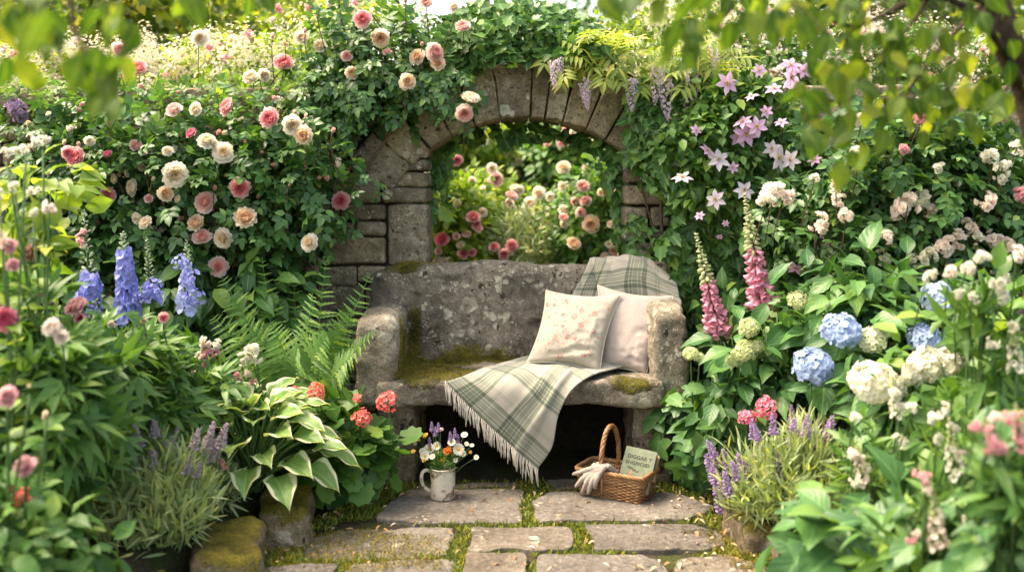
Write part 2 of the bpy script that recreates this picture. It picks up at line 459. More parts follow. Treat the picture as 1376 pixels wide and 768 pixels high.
def floret(n=5, w=.5, theta=75, ruffle=.02, cup=.3, center=1):
    ts = [petal(k * 2 * math.pi / n, .04, rad(theta), .46, w, cup, .5, 3, 2, ruffle=ruffle, ph=k * 1.7) for k in range(n)]
    if center:
        c = lathe([(.001, .1), (.06, .08), (.085, .02), (.06, -.06), (.02, -.16)], 6); ts.append(c.mat(center if center > 0 else 0))
    return join(ts)

def dome(n, tpl, k, flat=.75, mi=None, seed=0, jit=.12, cover=1.15):
    r = np.random.default_rng(seed); i = np.arange(n) + .5
    ph = np.arccos(1 - cover * i / n); th = i * GOLD
    u = np.stack([np.sin(ph) * np.cos(th), np.sin(ph) * np.sin(th), np.cos(ph)], -1)
    p = u * [.42, .42, .42 * flat] * (1 + r.normal(size=(n, 1)) * jit)
    m = MB(); m.add(tpl, face_frames(u + r.normal(size=(n, 3)) * .22), p, k * (1 + r.normal(size=n) * .15), mi); return m

def clematis_tpl(seed=0, n=6):
    r = random.Random(seed); ts = []
    for k in range(n):
        l = leaf(.50, 6, .2, .12 + r.uniform(-.05, .12), .5, tip=.04, nu=2, base=.3, wav=.014).tf(k=.5)
        l = T(l.V, l.Q, np.column_stack([l.UV[:, 0], l.UV[:, 1]]), l.M)
        ts.append(l.tf(rotz(k * 2 * math.pi / n + r.uniform(-.12, .12)) @ rotx(r.uniform(-.05, .25)), (0, 0, r.uniform(0, .02))))
    for k in range(14):
        a = k * GOLD; q = .03 + .03 * (k / 14)
        ts.append(tube([(0, 0, 0), (math.cos(a) * q, math.sin(a) * q, .07), (math.cos(a) * q * 2.2, math.sin(a) * q * 2.2, .12)], [.008, .008, .014], 3).mat(1))
    return join(ts)

def daisy_tpl(n=13):
    ts = [petal(k * 2 * math.pi / n, .13, rad(88), .36, .2, .1, .5, 3, 2, ruffle=.01, ph=k) for k in range(n)]
    ts.append(lathe([(.001, .09), (.09, .075), (.15, .03), (.16, -.02), (.05, -.08)], 10).mat(1)); return join(ts)

BELL = lathe([(.02, 0), (.14, -.08), (.19, -.35), (.2, -.62), (.26, -.84), (.36, -1.0), (.33, -.97), (.2, -.8), (.15, -.4)], 9)
BUDS = lathe([(.001, .5), (.16, .38), (.24, .12), (.2, -.2), (.1, -.45), (.02, -.6)], 7)
PEA = join([petal(0, .02, rad(60), .5, .6, .4, .3, 3, 2), petal(math.pi, .02, rad(75), .45, .5, .4, .8, 3, 2), petal(.9, .02, rad(30), .35, .3, .5, .8, 2, 2)])

# ------------------------------------------------------------------ palette
M = {}
M['rose_leaf'] = leaf_mat('rose_leaf', (.022, .066, .022), (.045, .115, .038), (.08, .175, .05), .28, .34)
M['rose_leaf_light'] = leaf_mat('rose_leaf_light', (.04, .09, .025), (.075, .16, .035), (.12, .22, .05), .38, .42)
M['ivy_leaf'] = leaf_mat('ivy_leaf', (.024, .07, .02), (.05, .125, .034), (.085, .18, .045), .22, .36, vein=.2)
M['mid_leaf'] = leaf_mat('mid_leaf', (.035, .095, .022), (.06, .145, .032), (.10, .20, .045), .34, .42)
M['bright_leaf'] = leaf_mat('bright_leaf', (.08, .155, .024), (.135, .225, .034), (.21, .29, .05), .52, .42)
M['over_leaf'] = leaf_mat('over_leaf', (.026, .065, .012), (.05, .10, .017), (.11, .165, .026), .48, .5, vein=.3, tmul=(1.5, 1.5, .5), spec=.25)
M['big_leaf'] = leaf_mat('big_leaf', (.028, .085, .03), (.045, .12, .04), (.075, .17, .05), .26, .36, vein=.5)
M['hosta_leaf'] = leaf_mat('hosta_leaf', (.07, .15, .045), (.105, .20, .06), (.15, .25, .075), .3, .4, vein=.35, edge=(.60, .61, .38))
M['silver_leaf'] = leaf_mat('silver_leaf', (.12, .18, .11), (.18, .245, .15), (.26, .33, .2), .3, .55)
M['lav_leaf'] = leaf_mat('lav_leaf', (.15, .22, .11), (.21, .29, .15), (.28, .36, .20), .38, .5)
M['fern_leaf'] = leaf_mat('fern_leaf', (.07, .17, .035), (.095, .21, .045), (.125, .25, .055), .4, .45)
M['wist_leaf'] = leaf_mat('wist_leaf', (.12, .19, .04), (.19, .26, .06), (.27, .33, .11), .45, .45)
M['tree_leaf'] = leaf_mat('tree_leaf', (.03, .065, .014), (.07, .12, .02), (.16, .20, .035), .55, .35)
M['pine_leaf'] = leaf_mat('pine_leaf', (.03, .065, .02), (.055, .10, .028), (.085, .14, .036), .4, .4)
M['stem'] = plain('stem_green', (.07, .13, .035), .6, .3, 40, .3)
M['cane'] = plain('cane_wood', (.11, .075, .045), .85, .15, 60, .45, .6, 120)
M['bark'] = plain('bark', (.05, .037, .025), .9, .1, 18, .5, 1., 40)
def pm(n, *a, **k): M[n] = petal_mat(n, *a, **k)
pm('rose_pink', [(0, (.78, .24, .28)), (.5, (.84, .38, .40)), (1, (.89, .66, .64))])
pm('rose_deep', [(0, (.68, .12, .24)), (.6, (.78, .24, .36)), (1, (.86, .46, .54))])
pm('rose_soft', [(0, (.84, .44, .40)), (.5, (.88, .60, .55)), (1, (.90, .76, .71))])
pm('rose_apricot', [(0, (.84, .58, .34)), (.5, (.88, .72, .53)), (1, (.90, .81, .69))])
pm('rose_cream', [(0, (.86, .70, .46)), (.4, (.89, .81, .66)), (1, (.90, .86, .77))])
pm('bloom_white', [(0, (.76, .75, .56)), (1, (.83, .82, .74))], axis=1)
pm('bloom_blush', [(0, (.84, .70, .56)), (.5, (.88, .78, .69)), (1, (.90, .83, .77))], axis=1)
pm('bloom_pink', [(0, (.78, .40, .42)), (1, (.82, .52, .55))], axis=1)
pm('bloom_coral', [(0, (.76, .16, .14)), (1, (.86, .30, .26))], axis=1)
pm('bloom_hot', [(0, (.76, .14, .26)), (1, (.87, .36, .46))], axis=1)
pm('hydr_blue', [(0, (.48, .56, .74)), (1, (.40, .52, .77))], axis=1, vary=.22)
pm('hydr_pale', [(0, (.50, .58, .70)), (1, (.48, .58, .74))], axis=1, vary=.15)
pm('hydr_white', [(0, (.62, .68, .40)), (1, (.82, .82, .68))], axis=1)
pm('hydr_green', [(0, (.45, .52, .20)), (1, (.66, .70, .42))], axis=1)
pm('delph_blue', [(0, (.46, .46, .80)), (1, (.30, .34, .76))], axis=1, vary=.25)
pm('delph_light', [(0, (.54, .57, .82)), (1, (.42, .48, .82))], axis=1, vary=.2)
pm('fox_pink', [(0, (.76, .46, .50)), (.5, (.78, .40, .52)), (1, (.85, .54, .66))], axis=1)
pm('fox_bud', [(0, (.44, .50, .26)), (1, (.62, .62, .42))], axis=1)
pm('bud_grey', [(0, (.33, .42, .27)), (1, (.50, .56, .44))], axis=1)
pm('clem_lilac', [(0, (.58, .34, .54)), (.5, (.64, .42, .61)), (1, (.68, .50, .67))], axis=1, vary=.08)
pm('clem_white', [(0, (.72, .60, .68)), (1, (.78, .71, .75))], axis=1, vary=.05)
pm('stamen', [(0, (.58, .50, .16)), (1, (.68, .58, .22))])
pm('yellow', [(0, (.74, .46, .06)), (1, (.8, .6, .16))], axis=1)
pm('orange', [(0, (.70, .16, .03)), (1, (.78, .30, .08))], axis=1)
pm('wist', [(0, (.66, .54, .66)), (1, (.72, .60, .74))], axis=1, vary=.2)
pm('lav', [(0, (.42, .31, .50)), (1, (.52, .39, .62))], axis=1, vary=.25)
pm('lav_dull', [(0, (.46, .39, .44)), (1, (.56, .47, .54))], axis=1, vary=.2)
pm('spirea', [(0, (.72, .68, .44)), (1, (.84, .80, .66))], axis=1, vary=.12)

FL = {}
def flower(key, m, mats): FL[key] = m.mesh(key, [M[x] for x in mats]); return FL[key]
def one(t): m = MB(); m.add(t); return m
for c in ('pink', 'deep', 'soft', 'apricot', 'cream'):
    for v in range(3):
        flower(f'rose_{c}{v}', one(rose_tpl(v * 7 + len(c), 54 - 8 * v, (1.05, .8, .62)[v], .012 + .006 * v)), ['rose_' + c, 'stem'])
    flower(f'bud_{c}', one(bud_tpl()), ['rose_' + c, 'stem'])
F5, F4 = floret(5, .46, 76, .02), floret(4, .56, 80, .03)
F4c = floret(4, .5, 78, .02, center=0)
for c in ('white', 'blush', 'pink', 'coral', 'hot'):
    for v in range(2):
        if c in ('coral', 'hot'):
            flower(f'cluster_{c}{v}', dome(30, floret(5, .56, 66, .05, .5, 0), .31, .85, seed=v, jit=.24, cover=1.3), ['bloom_' + c]); continue
        cm = MB(); cr_ = np.random.default_rng(v + len(c))
        for i_ in range(9 + 3 * v):
            u_ = unit(cr_.normal(size=3) + [0, 0, .5]); pos_ = u_ * [.36, .36, .22] * cr_.uniform(.5, 1.15)
            cm.add(rose_tpl(i_ + 20, 13, .85, .03).mat(0), face_frames((u_ + [0, 0, .25] + cr_.normal(size=3) * .35)[None]), pos_[None], cr_.uniform(.30, .52))
        flower(f'cluster_{c}{v}', cm, ['bloom_' + c])
for c in ('blue', 'pale', 'white', 'green'):
    flower('hydr_' + c, dome(74, F4c, .235, .68, seed=3, jit=.085, cover=1.3), ['hydr_' + c])
flower('hydr_pure', dome(84, F4c, .23, .75, seed=6, jit=.11, cover=1.3), ['bloom_white'])
for c in ('lilac', 'white'):
    for v in range(2): flower(f'clem_{c}{v}', one(clematis_tpl(v + 3)), ['clem_' + c, 'stamen'])
flower('daisy', one(daisy_tpl()), ['bloom_white', 'yellow'])
flower('button_yellow', one(rose_tpl(2, 18, .9)), ['yellow', 'stem'])
flower('button_orange', one(rose_tpl(4, 18, .9)), ['orange', 'stem'])
flower('peony_deep', one(rose_tpl(11, 44, .85, .035)), ['rose_deep', 'stem'])
flower('peony_pink', one(rose_tpl(12, 44, .95, .04)), ['bloom_pink', 'stem'])
flower('peony_soft', one(rose_tpl(13, 40, .95, .04)), ['bloom_blush', 'stem'])

def spike_mesh(key, segs, mats, n, tip=True):
    """unit-height flower spike up +z. segs: list of (z0, z1, template, mat index, scale, radius0, radius1, tilt)"""
    m = MB(); r = np.random.default_rng(len(key))
    for (z0, z1, tp, mi, sc, r0, r1, tilt, cnt) in segs:
        i = np.arange(cnt); t = (i + .5) / cnt; z = z0 + (z1 - z0) * t; a = i * GOLD + r.normal(size=cnt) * .2
        rr = r0 + (r1 - r0) * t
        out = np.stack([np.cos(a), np.sin(a), np.zeros(cnt)], -1)
        p = out * rr[:, None] + np.stack([0 * z, 0 * z, z + r.normal(size=cnt) * .006], -1)
        d = out + np.array([0, 0, tilt]) + r.normal(size=(cnt, 3)) * .18
        k = sc * (1 - .45 * t if r1 < r0 else 1) * (1 + r.normal(size=cnt) * .12)
        m.add(tp, face_frames(d), p, k, mi)
    m.tube([(0, 0, -.02), (0, 0, .5), (0, 0, 1.0)], [.012, .009, .004], 5, mi=len(mats) - 1)
    return flower(key, m, mats)
DF = floret(5, .5, 70, .03, .3, 2)
spike_mesh('delph_full', [(.0, .82, DF, 0, .185, .09, .05, .15, 66), (.8, 1.0, BUDS, 1, .075, .045, .01, .5, 16)], ['delph_blue', 'bud_grey', 'bloom_white', 'stem'], 0)
spike_mesh('delph_open', [(.0, .72, DF, 0, .19, .095, .035, .15, 32), (.72, 1.0, BUDS, 1, .07, .05, .01, .5, 16)], ['delph_light', 'bud_grey', 'bloom_white', 'stem'], 0)
spike_mesh('delph_bud', [(.0, .3, DF, 0, .2, .08, .07, .15, 17), (.3, 1.0, BUDS, 1, .075, .07, .01, .5, 34)], ['delph_blue', 'bud_grey', 'bloom_white', 'stem'], 0)
BELLH = BELL.tf(rotx(rad(180)), (0, 0, 0), 1)            # mouth towards +z
spike_mesh('fox_spike', [(.02, .52, BELLH, 0, .125, .022, .016, -.7, 62), (.48, .72, BUDS, 1, .085, .05, .035, -.3, 26), (.7, 1.0, BUDS, 1, .055, .03, .006, .2, 28)], ['fox_pink', 'fox_bud', 'stem'], 0)
spike_mesh('lav_spike', [(.0, .6, BUDS, 0, .24, .15, .12, .5, 30), (.6, 1.0, BUDS, 0, .19, .11, .03, .8, 18)], ['lav', 'stem'], 0)
spike_mesh('lav_spike_dull', [(.0, .6, BUDS, 0, .24, .15, .12, .5, 26), (.6, 1.0, BUDS, 0, .19, .11, .03, .8, 16)], ['lav_dull', 'stem'], 0)
SN = floret(5, .6, 55, .05, .6, 0)
for c in ('white', 'blush', 'pink'):
    spike_mesh('stock_' + c, [(.0, .55, SN, 0, .19, .10, .07, .1, 20), (.5, 1.0, BUDS, 1, .11, .065, .01, .4, 26)], ['bloom_' + c, 'hydr_green', 'stem'], 0)
spike_mesh('wist_raceme', [(.0, .75, PEA, 0, .17, .15, .10, -.1, 44), (.72, 1.0, PEA, 0, .12, .08, .01, .1, 20)], ['wist', 'stem'], 0)

# ------------------------------------------------------------------ the setting
def jitter_poly(pts, seg=.03, amp=.006, seed=0):
    out = []
    n = len(pts)
    for i in range(n):
        a, b = np.asarray(pts[i], float), np.asarray(pts[(i + 1) % n], float)
        k = max(2, int(np.linalg.norm(b - a) / seg))
        for j in range(k): out.append(a + (b - a) * j / k)
    o = np.array(out)
    # soften corners
    for _ in range(1): o = .25 * np.roll(o, 1, 0) + .5 * o + .25 * np.roll(o, -1, 0)
    q = np.column_stack([o * 9, np.full(len(o), seed * 3.1)])
    return o + np.column_stack([fbm(q, seed), fbm(q + 40, seed)]) * amp * 3

def inside(poly, p):
    x, y = p[:, 0], p[:, 1]; r = np.zeros(len(p), bool); n = len(poly)
    for i in range(n):
        x0, y0 = poly[i]; x1, y1 = poly[(i + 1) % n]
        c = (y0 > y) != (y1 > y)
        r ^= c & (x < (x1 - x0) * (y - y0) / (y1 - y0 + 1e-12) + x0)
    return r

gm = MB()
xs = np.concatenate([np.linspace(-400, -6, 12), np.linspace(-5, 5, 60), np.linspace(6, 400, 12)])
ys = np.concatenate([np.linspace(-60, 1, 8), np.linspace(1.5, 8, 50), np.linspace(9, 600, 14)])
gx, gy = np.meshgrid(xs, ys)
gz = -.020 + .006 * fbm(np.stack([gx * 5, gy * 5, 0 * gx], -1), 3)
gm.add(gridT(np.stack([gx, gy, gz], -1)))
b = NB('earth'); co = b.co()
earth = b.done(b.bsdf(b.mix(b.ramp(b.noise(co, 7, 6), [(.4, 0), (.62, 1)]), b.ramp(b.noise(co, 60, 5), [(.3, (.022, .016, .010)), (.7, (.075, .056, .036))]), (.045, .06, .016)), .95, .1, b.bump(b.noise(co, 90, 5), .8, .02)))
tag(gm.build('ground', earth), kind='structure')

# paving: outlines measured on the ground
ST = [[(530, 672), (548, 657), (703, 656), (704, 700), (560, 702), (505, 694)],
      [(716, 672), (742, 660), (905, 662), (960, 680), (925, 698), (717, 701)],
      [(400, 722), (470, 709), (614, 706), (611, 722), (596, 745), (410, 752)],
      [(634, 709), (767, 708), (774, 722), (768, 738), (628, 739)],
      [(788, 704), (925, 702), (968, 716), (975, 730), (945, 739), (795, 738)],
      [(470, 756), (560, 749), (612, 750), (606, 800), (440, 802)],
      [(630, 744), (706, 743), (708, 800), (616, 802)],
      [(722, 744), (864, 742), (890, 752), (900, 800), (726, 802)],
      [(905, 750), (985, 742), (1030, 760), (1050, 802), (922, 803)],
      [(330, 765), (455, 758), (430, 802), (310, 810)],
      [(560, 650), (700, 646), (700, 653), (552, 654)],
      [(735, 645), (860, 646), (890, 655), (745, 656)],
      [(300, 822), (520, 812), (520, 880), (280, 890)], [(535, 812), (720, 812), (730, 880), (530, 884)], [(735, 814), (930, 812), (950, 890), (742, 884)],
      [(945, 814), (1075, 810), (1120, 880), (962, 890)]]
STONES = []
pm_ = MB()
for k, pts in enumerate(ST):
    poly = np.array([G(x, y)[:2] for x, y in pts]); poly = jitter_poly(poly, .022, .009, k)
    c = poly.mean(0); STONES.append(poly)
    h = .0 + .006 * math.sin(k * 2.3)
    rings = []
    for s, z in ((1.0, -.05), (1.0, -.006), (.996, -.002), (.985, 0), (.97, 0), (.94, 0), (.9, 0), (.8, 0), (.68, 0), (.54, 0), (.4, 0), (.25, 0), (.12, 0), (.004, 0)):
        xy = c + (poly - c) * s
        zz = z + h + (.006 * fbm(np.column_stack([xy * 6, np.full(len(xy), k)]), k, 4) + .004 * fbm(np.column_stack([xy * 30, np.full(len(xy), k)]), k, 3) if z > -.02 else 0)
        rings.append(np.column_stack([xy, np.broadcast_to(zz, len(xy))]))
    Gd = np.stack([np.vstack([r, r[:1]]) for r in rings])
    pm_.add(gridT(Gd))
M['flag'] = stone_mat('flagstone', (.10, .080, .062), (.175, .142, .115), (.27, .225, .185), .28, .0, pits=False, scale=1.5)
def flag_moss(b, co, n1, n2):
    sx = b.n("ShaderNodeSeparateXYZ"); b.l(co, sx.inputs[0])
    side = b.math('MULTIPLY', b.math('ABSOLUTE', sx.outputs[0]), .30)
    return b.math('MULTIPLY', b.math('SUBTRACT', b.math('ADD', b.noise(co, 5.5, 6, .7), side), .80), 9, clamp=True)
M['flag'] = stone_mat('flagstone', (.095, .086, .075), (.155, .141, .124), (.24, .22, .195), .12, .001, flag_moss, pits=False, scale=1.5, mossc=((.05, .055, .01), (.16, .145, .025)))
tag(pm_.build('path', M['flag']), kind='structure')

# raised soil of the two beds
for sg in (-1, 1):
    u = np.linspace(0, 1, 40); v = np.linspace(0, 1, 60); uu, vv = np.meshgrid(u, v)
    Y = .6 + 4.72 * vv; edge = np.interp(Y, [.6, 3.6, 4.6, 5.4], [1.5, 1.22, .98, .86])
    X = sg * (edge + (4.2 - edge) * uu ** 1.6)
    Z = -.03 + .14 * np.clip(uu * 9, 0, 1) + .1 * uu + .02 * fbm(np.stack([X * 6, Y * 6, 0 * X], -1), 5)
    m = MB(); Gd = np.stack([X, Y, Z], -1); m.add(gridT(Gd if sg > 0 else Gd[:, ::-1])); tag(m.build('soil', earth), kind='structure')

# garden wall with the arch ------------------------------------------------
WY0, WY1 = 5.35, 5.75
AXC, AZC, AR, AT = .07, .957, .86, .33            # arch centre, radius, ring thickness
HALF = .555
M['wall'] = stone_mat('wall_stone', (.10, .084, .058), (.235, .20, .142), (.37, .325, .245), .55, .22)
M['mortar'] = plain('mortar', (.028, .022, .015), .95, .1, 30, .4, .6)
wall = thing('garden_wall', 'weathered rubble stone garden wall pierced by a round-topped arch window', 'wall', (0, 5.55, 0))
courses = MB(); pierm = MB(); archm = MB(); core = MB()
def stone(m, x0, x1, z0, z1, seed, y0=WY0, y1=WY1, g=.007, step=.03, r=.022, amp=.011):
    rr = random.Random(seed); dy = rr.uniform(-.018, .012)
    t = block((x1 - x0 - g, y1 - y0, z1 - z0 - g), step, r, amp, 7, seed, 3, .004, 30)
    m.add(t.tf(roty(rr.uniform(-.012, .012)), ((x0 + x1) / 2, (y0 + y1) / 2 + dy, (z0 + z1) / 2)))
pz = lambda y: CAMH - (y - HZ) / F * WY0
px_ = lambda x: (x - 688) / F * WY0
for k, (x0, x1, y0, y1) in enumerate([(520, 575, 274, 358), (458, 519, 274, 296), (432, 477, 297, 318), (477, 519, 297, 318), (432, 519, 319, 356), (446, 512, 231, 273), (513, 575, 231, 251), (513, 575, 252, 273),
                                      (515, 575, 213, 230), (470, 514, 218, 231), (500, 575, 196, 212), (470, 499, 200, 217), (394, 431, 300, 345), (400, 445, 244, 272), (396, 457, 273, 299),
                                      (390, 431, 346, 372), (432, 480, 357, 385), (480, 520, 357, 380), (521, 575, 359, 392)]):
    stone(pierm, px_(x0), px_(x1), pz(y1), pz(y0), 50 + k, step=.022)
ZL = pz(392)
for k, (x0, x1, y0, y1) in enumerate([(838, 902, 248, 276), (838, 872, 277, 306), (873, 902, 277, 306), (838, 880, 216, 247), (838, 896, 307, 324), (846, 905, 325, 345), (838, 900, 346, 372), (881, 925, 214, 247), (903, 940, 248, 290), (838, 900, 196, 215), (838, 900, 373, 394)]):
    stone(pierm, px_(x0), px_(x1), pz(y1), pz(y0), 90 + k, step=.022)
# rubble courses left and right
rr = random.Random(5)
for side in (-1, 1):
    z = -.08
    while z < 1.96:
        h = rr.uniform(.09, .19); h = min(h, 2.0 - z) if z + h > 1.9 else h
        x = .56 if side > 0 else -(px_(390) * -1)
        lim0 = (px_(940) if side > 0 else -px_(390))
        if z + h > pz(196): lim0 = (1.0 if side > 0 else .98)
        if z < ZL - .02: lim0 = .632 if side > 0 else .475
        x = lim0
        while x < 4.1:
            w = rr.uniform(.16, .42)
            a, c = (x, x + w) if side > 0 else (-x - w, -x)
            stone(courses, a, c, z, z + h, rr.randint(0, 9999), step=.05 if x > 1.5 else .035)
            x += w
        z += h
z = .42                                            # under the window opening, none below: bare dark core stands in for bench shade
while z < .86:
    h = min(rr.uniform(.1, .17), .95 - z); x = -.475
    while x < .62:
        w = rr.uniform(.18, .4); w = .632 - x if x + w > .5 else w
        stone(courses, x, x + w, z, z + h, rr.randint(0, 9999), step=.05); x += w
    z += h
stone(courses, -.475, .632, .87, .945, 3)
# voussoirs
angs = np.array([-58, -47, -37.5, -28, -18.5, -9, 2, 7.5, 14, 23, 31, 40, 49, 58])
for k in range(len(angs) - 1):
    a0, a1 = rad(angs[k]) + .0035, rad(angs[k + 1]) - .0035
    rr = random.Random(k + 31); t_in = AR; t_out = AR + AT * rr.uniform(.88, 1.04)
    u, v = 8, 12
    t = block((1, WY1 - WY0 + rr.uniform(-.01, .04), 1), .06, .035, 0, 5, k, 3)
    V = t.V.copy(); sx, sz = V[:, 0] + .5, V[:, 2] + .5
    a = a0 + (a1 - a0) * sx; r_ = t_in + (t_out - t_in) * sz
    W = np.column_stack([AXC + r_ * np.sin(a), V[:, 1] + (WY0 + WY1) / 2 - .012, AZC + r_ * np.cos(a)])
    W += (fbm(W * 7 + k, k)[:, None] * .012 + fbm(W * 28 + k, k + 3)[:, None] * .004) * np.array([1, 1.3, 1])
    archm.add(T(W, t.Q, t.UV))
# rubble over the arch and in the haunches
rr = random.Random(12)
z = 1.69
while z < 2.12:
    h = rr.uniform(.08, .14); x = -1.0
    while x < 1.02:
        w = rr.uniform(.16, .32); xm, zm = x + w / 2, z + h / 2
        d = math.hypot(xm - AXC, zm - AZC)
        if d > AR + AT + .09 and zm < 2.0 + .12 * math.cos(xm): stone(courses, x, x + w, z, z + h, rr.randint(0, 9999), WY0 + .01, WY1 - .01)
        x += w
    z += h
def cbox(m, x0, x1, y0, y1, z0, z1):
    m.add(block((x1 - x0, y1 - y0, z1 - z0), .3, .01).tf(None, ((x0 + x1) / 2, (y0 + y1) / 2, (z0 + z1) / 2)))
cbox(core, -4.1, -.52, WY0 + .035, WY1 - .035, -.1, 1.93); cbox(core, .68, 4.1, WY0 + .035, WY1 - .035, -.1, 1.93)
cbox(core, -.55, .7, WY0 + .04, WY1 - .04, -.1, .90)  # left bare low down, its near-black colour acts as under-bench shade
na = 40; a = np.linspace(rad(-62), rad(62), na)        # core of the arch ring
sec = [(AR + .03, WY0 + .05), (AR + AT + .02, WY0 + .05), (AR + AT + .02, WY1 - .05), (AR + .03, WY1 - .05), (AR + .03, WY0 + .05)]
core.add(gridT(np.stack([np.stack([AXC + r_ * np.sin(a), np.full(na, y_), AZC + r_ * np.cos(a)], -1) for r_, y_ in sec])))
courses.build('rubble_courses', M['wall'], wall); pierm.build('pier_stones', M['wall'], wall)
archm.build('arch_ring', M['wall'], wall); core.build('mortar_core', M['mortar'], wall)

# mossy edging stones of the beds
M['edge'] = stone_mat('edging_stone', (.07, .055, .035), (.16, .13, .085), (.26, .22, .15), .2, .62, mossc=((.06, .06, .008), (.27, .225, .03)))
def edging(x, y, z, size, rz, label, seed):
    t = block(size, .02, min(size) * .22, .05, 6, seed, 4, .012, 24)
    m = MB(); m.add(t.tf(rotz(rz), (x, y, z))); o = m.build('edging_stone', M['edge'], loc=(x, y, 0)); tag(o, label, 'edging stone', 'mossy edging stones of the flower beds')
edging(-1.06, 3.62, .03, (.24, .46, .24), .28, 'large mossy edging stone below the lavender mound', 3)
edging(-.955, 4.12, .03, (.19, .46, .22), .12, 'dark mossy edging stone under the variegated hosta', 8)
edging(-1.3, 3.12, .05, (.3, .5, .22), .1, 'mossy edging stone nearest the camera on the left bed', 12)
edging(1.0, 3.98, .0, (.14, .32, .18), .1, 'mossy edging stone under the purple catmint', 15)
edging(1.12, 3.55, .02, (.18, .36, .2), .2, 'mossy edging stone below the big glossy leaves on the right', 18)

# moss and grass in the joints, leaf litter
N = 60000
xy = np.column_stack([RNG.uniform(-1.3, 1.3, N), RNG.uniform(3.0, 4.75, N)])
ins = np.zeros(N, bool)
for pl in STONES: ins |= inside(pl, xy)
nz = fbm(np.column_stack([xy * 3.2, np.zeros(N)]), 21, 3)
patch = (np.hypot((xy[:, 0] + .66) / .4, (xy[:, 1] - 3.83) / .22) + .5 * fbm(np.column_stack([xy * 9, np.zeros(N)]), 4) < 1)
patch |= (np.hypot((xy[:, 0] - .95) / .25, (xy[:, 1] - 3.9) / .22) + .7 * fbm(np.column_stack([xy * 9, np.zeros(N)]), 14) < .8)
joint = ~ins & (nz > -.18) & (np.abs(xy[:, 0]) < 1.05 + .05 * nz)
p = xy[joint]; n = len(p)
mb = MB(); TUFT = leaf(.28, 2, .2, .3, .3, tip=.1)
d = np.column_stack([RNG.normal(size=(n, 2)) * .75, np.ones(n)])
mb.add(TUFT, frames(d, RNG.normal(size=(n, 3))), np.column_stack([p, np.full(n, -.016)]), RNG.uniform(.012, .034, n) * (1 + .5 * np.clip(nz[joint], 0, 1)))
M['moss'] = leaf_mat('moss', (.055, .085, .012), (.10, .14, .02), (.17, .20, .035), .3, .7)
tag(mb.build('moss', M['moss']), kind='stuff')
p = xy[patch]; n = len(p); mb = MB()
d = np.column_stack([RNG.normal(size=(n, 2)) * .9, np.ones(n)])
mb.add(TUFT, frames(d, RNG.normal(size=(n, 3))), np.column_stack([p, np.full(n, -.002)]), RNG.uniform(.008, .019, n))
M['moss_olive'] = leaf_mat('moss_olive', (.085, .085, .014), (.15, .135, .02), (.21, .19, .035), .25, .8)
tag(mb.build('moss_cushion', M['moss_olive']), kind='stuff')
n = 900; q = np.column_stack([RNG.uniform(-1.02, 1.02, n), RNG.uniform(3.3, 4.72, n), np.zeros(n)])
keep = (np.abs(q[:, 0]) > .55 + .5 * RNG.random(n)) | (RNG.random(n) < .14); q = q[keep]; n = len(q); q[:, 2] = .012
mb = MB(); mb.add(leaf(.5, 3, .5, .5, .45), frames(np.column_stack([RNG.normal(size=(n, 2)), RNG.normal(size=n) * .1]), np.column_stack([RNG.normal(size=(n, 2)) * .4, np.ones(n)])), q, RNG.uniform(.012, .04, n))
M['dry'] = leaf_mat('dry_leaf', (.14, .085, .045), (.25, .17, .10), (.36, .28, .19), .1, .8)
tag(mb.build('leaf_litter', M['dry']), kind='stuff')

# ------------------------------------------------------------------ stone bench
def bench_moss(b, co, n1, n2):
    def gauss(p, s):
        v = b.n("ShaderNodeVectorMath", operation='SUBTRACT'); b.l(co, v.inputs[0]); v.inputs[1].default_value = p
        w = b.n("ShaderNodeVectorMath", operation='MULTIPLY'); b.l(v.outputs[0], w.inputs[0]); w.inputs[1].default_value = tuple(1 / x for x in s)
        l = b.n("ShaderNodeVectorMath", operation='LENGTH'); b.l(w.outputs[0], l.inputs[0])
        return b.math('SUBTRACT', 1.0, l.outputs['Value'])
    m = gauss((-.52, 0, .51), (.20, .5, .09))
    for p, s in (((-.55, .05, .66), (.07, .6, .24)), ((-.25, .24, .50), (.5, .13, .13)), ((-.42, .0, .515), (.30, .4, .035)), ((.45, .22, .5), (.5, .2, .12)), ((-.62, .3, 1.02), (.16, .3, .07)), ((.55, -.3, .5), (.2, .2, .07))):
        m = b.math('MAXIMUM', m, gauss(p, s))
    m = b.math('ADD', m, b.math('MULTIPLY', b.math('SUBTRACT', b.noise(co, 7, 6, .7), .5), 1.5))
    return b.math('MULTIPLY', b.math('SUBTRACT', m, .30), 5, clamp=True)
M['bench'] = stone_mat('bench_stone', (.085, .075, .058), (.205, .182, .145), (.35, .315, .255), .95, .03, bench_moss, mossc=((.03, .036, .006), (.27, .235, .03)))
M['bench_leg'] = stone_mat('bench_leg_stone', (.08, .066, .045), (.16, .135, .095), (.26, .22, .165), .5, .03)
BL_ = (.04, 4.9, 0)
bench = thing('stone_bench', 'heavy lichen-spotted stone bench with mossy left arm, in front of the arched wall', 'bench', BL_)
def bpart(name, c, size, step, r, amp, seed, mat='bench', fn=None, amp2=.009, freq=4):
    t = block(size, step, r, amp, freq, seed, 4, amp2, 22); V = t.V + np.asarray(c)
    if fn: V = fn(V)
    m = MB(); m.add(T(V, t.Q, t.UV)); return m.build(name, M[mat], bench)
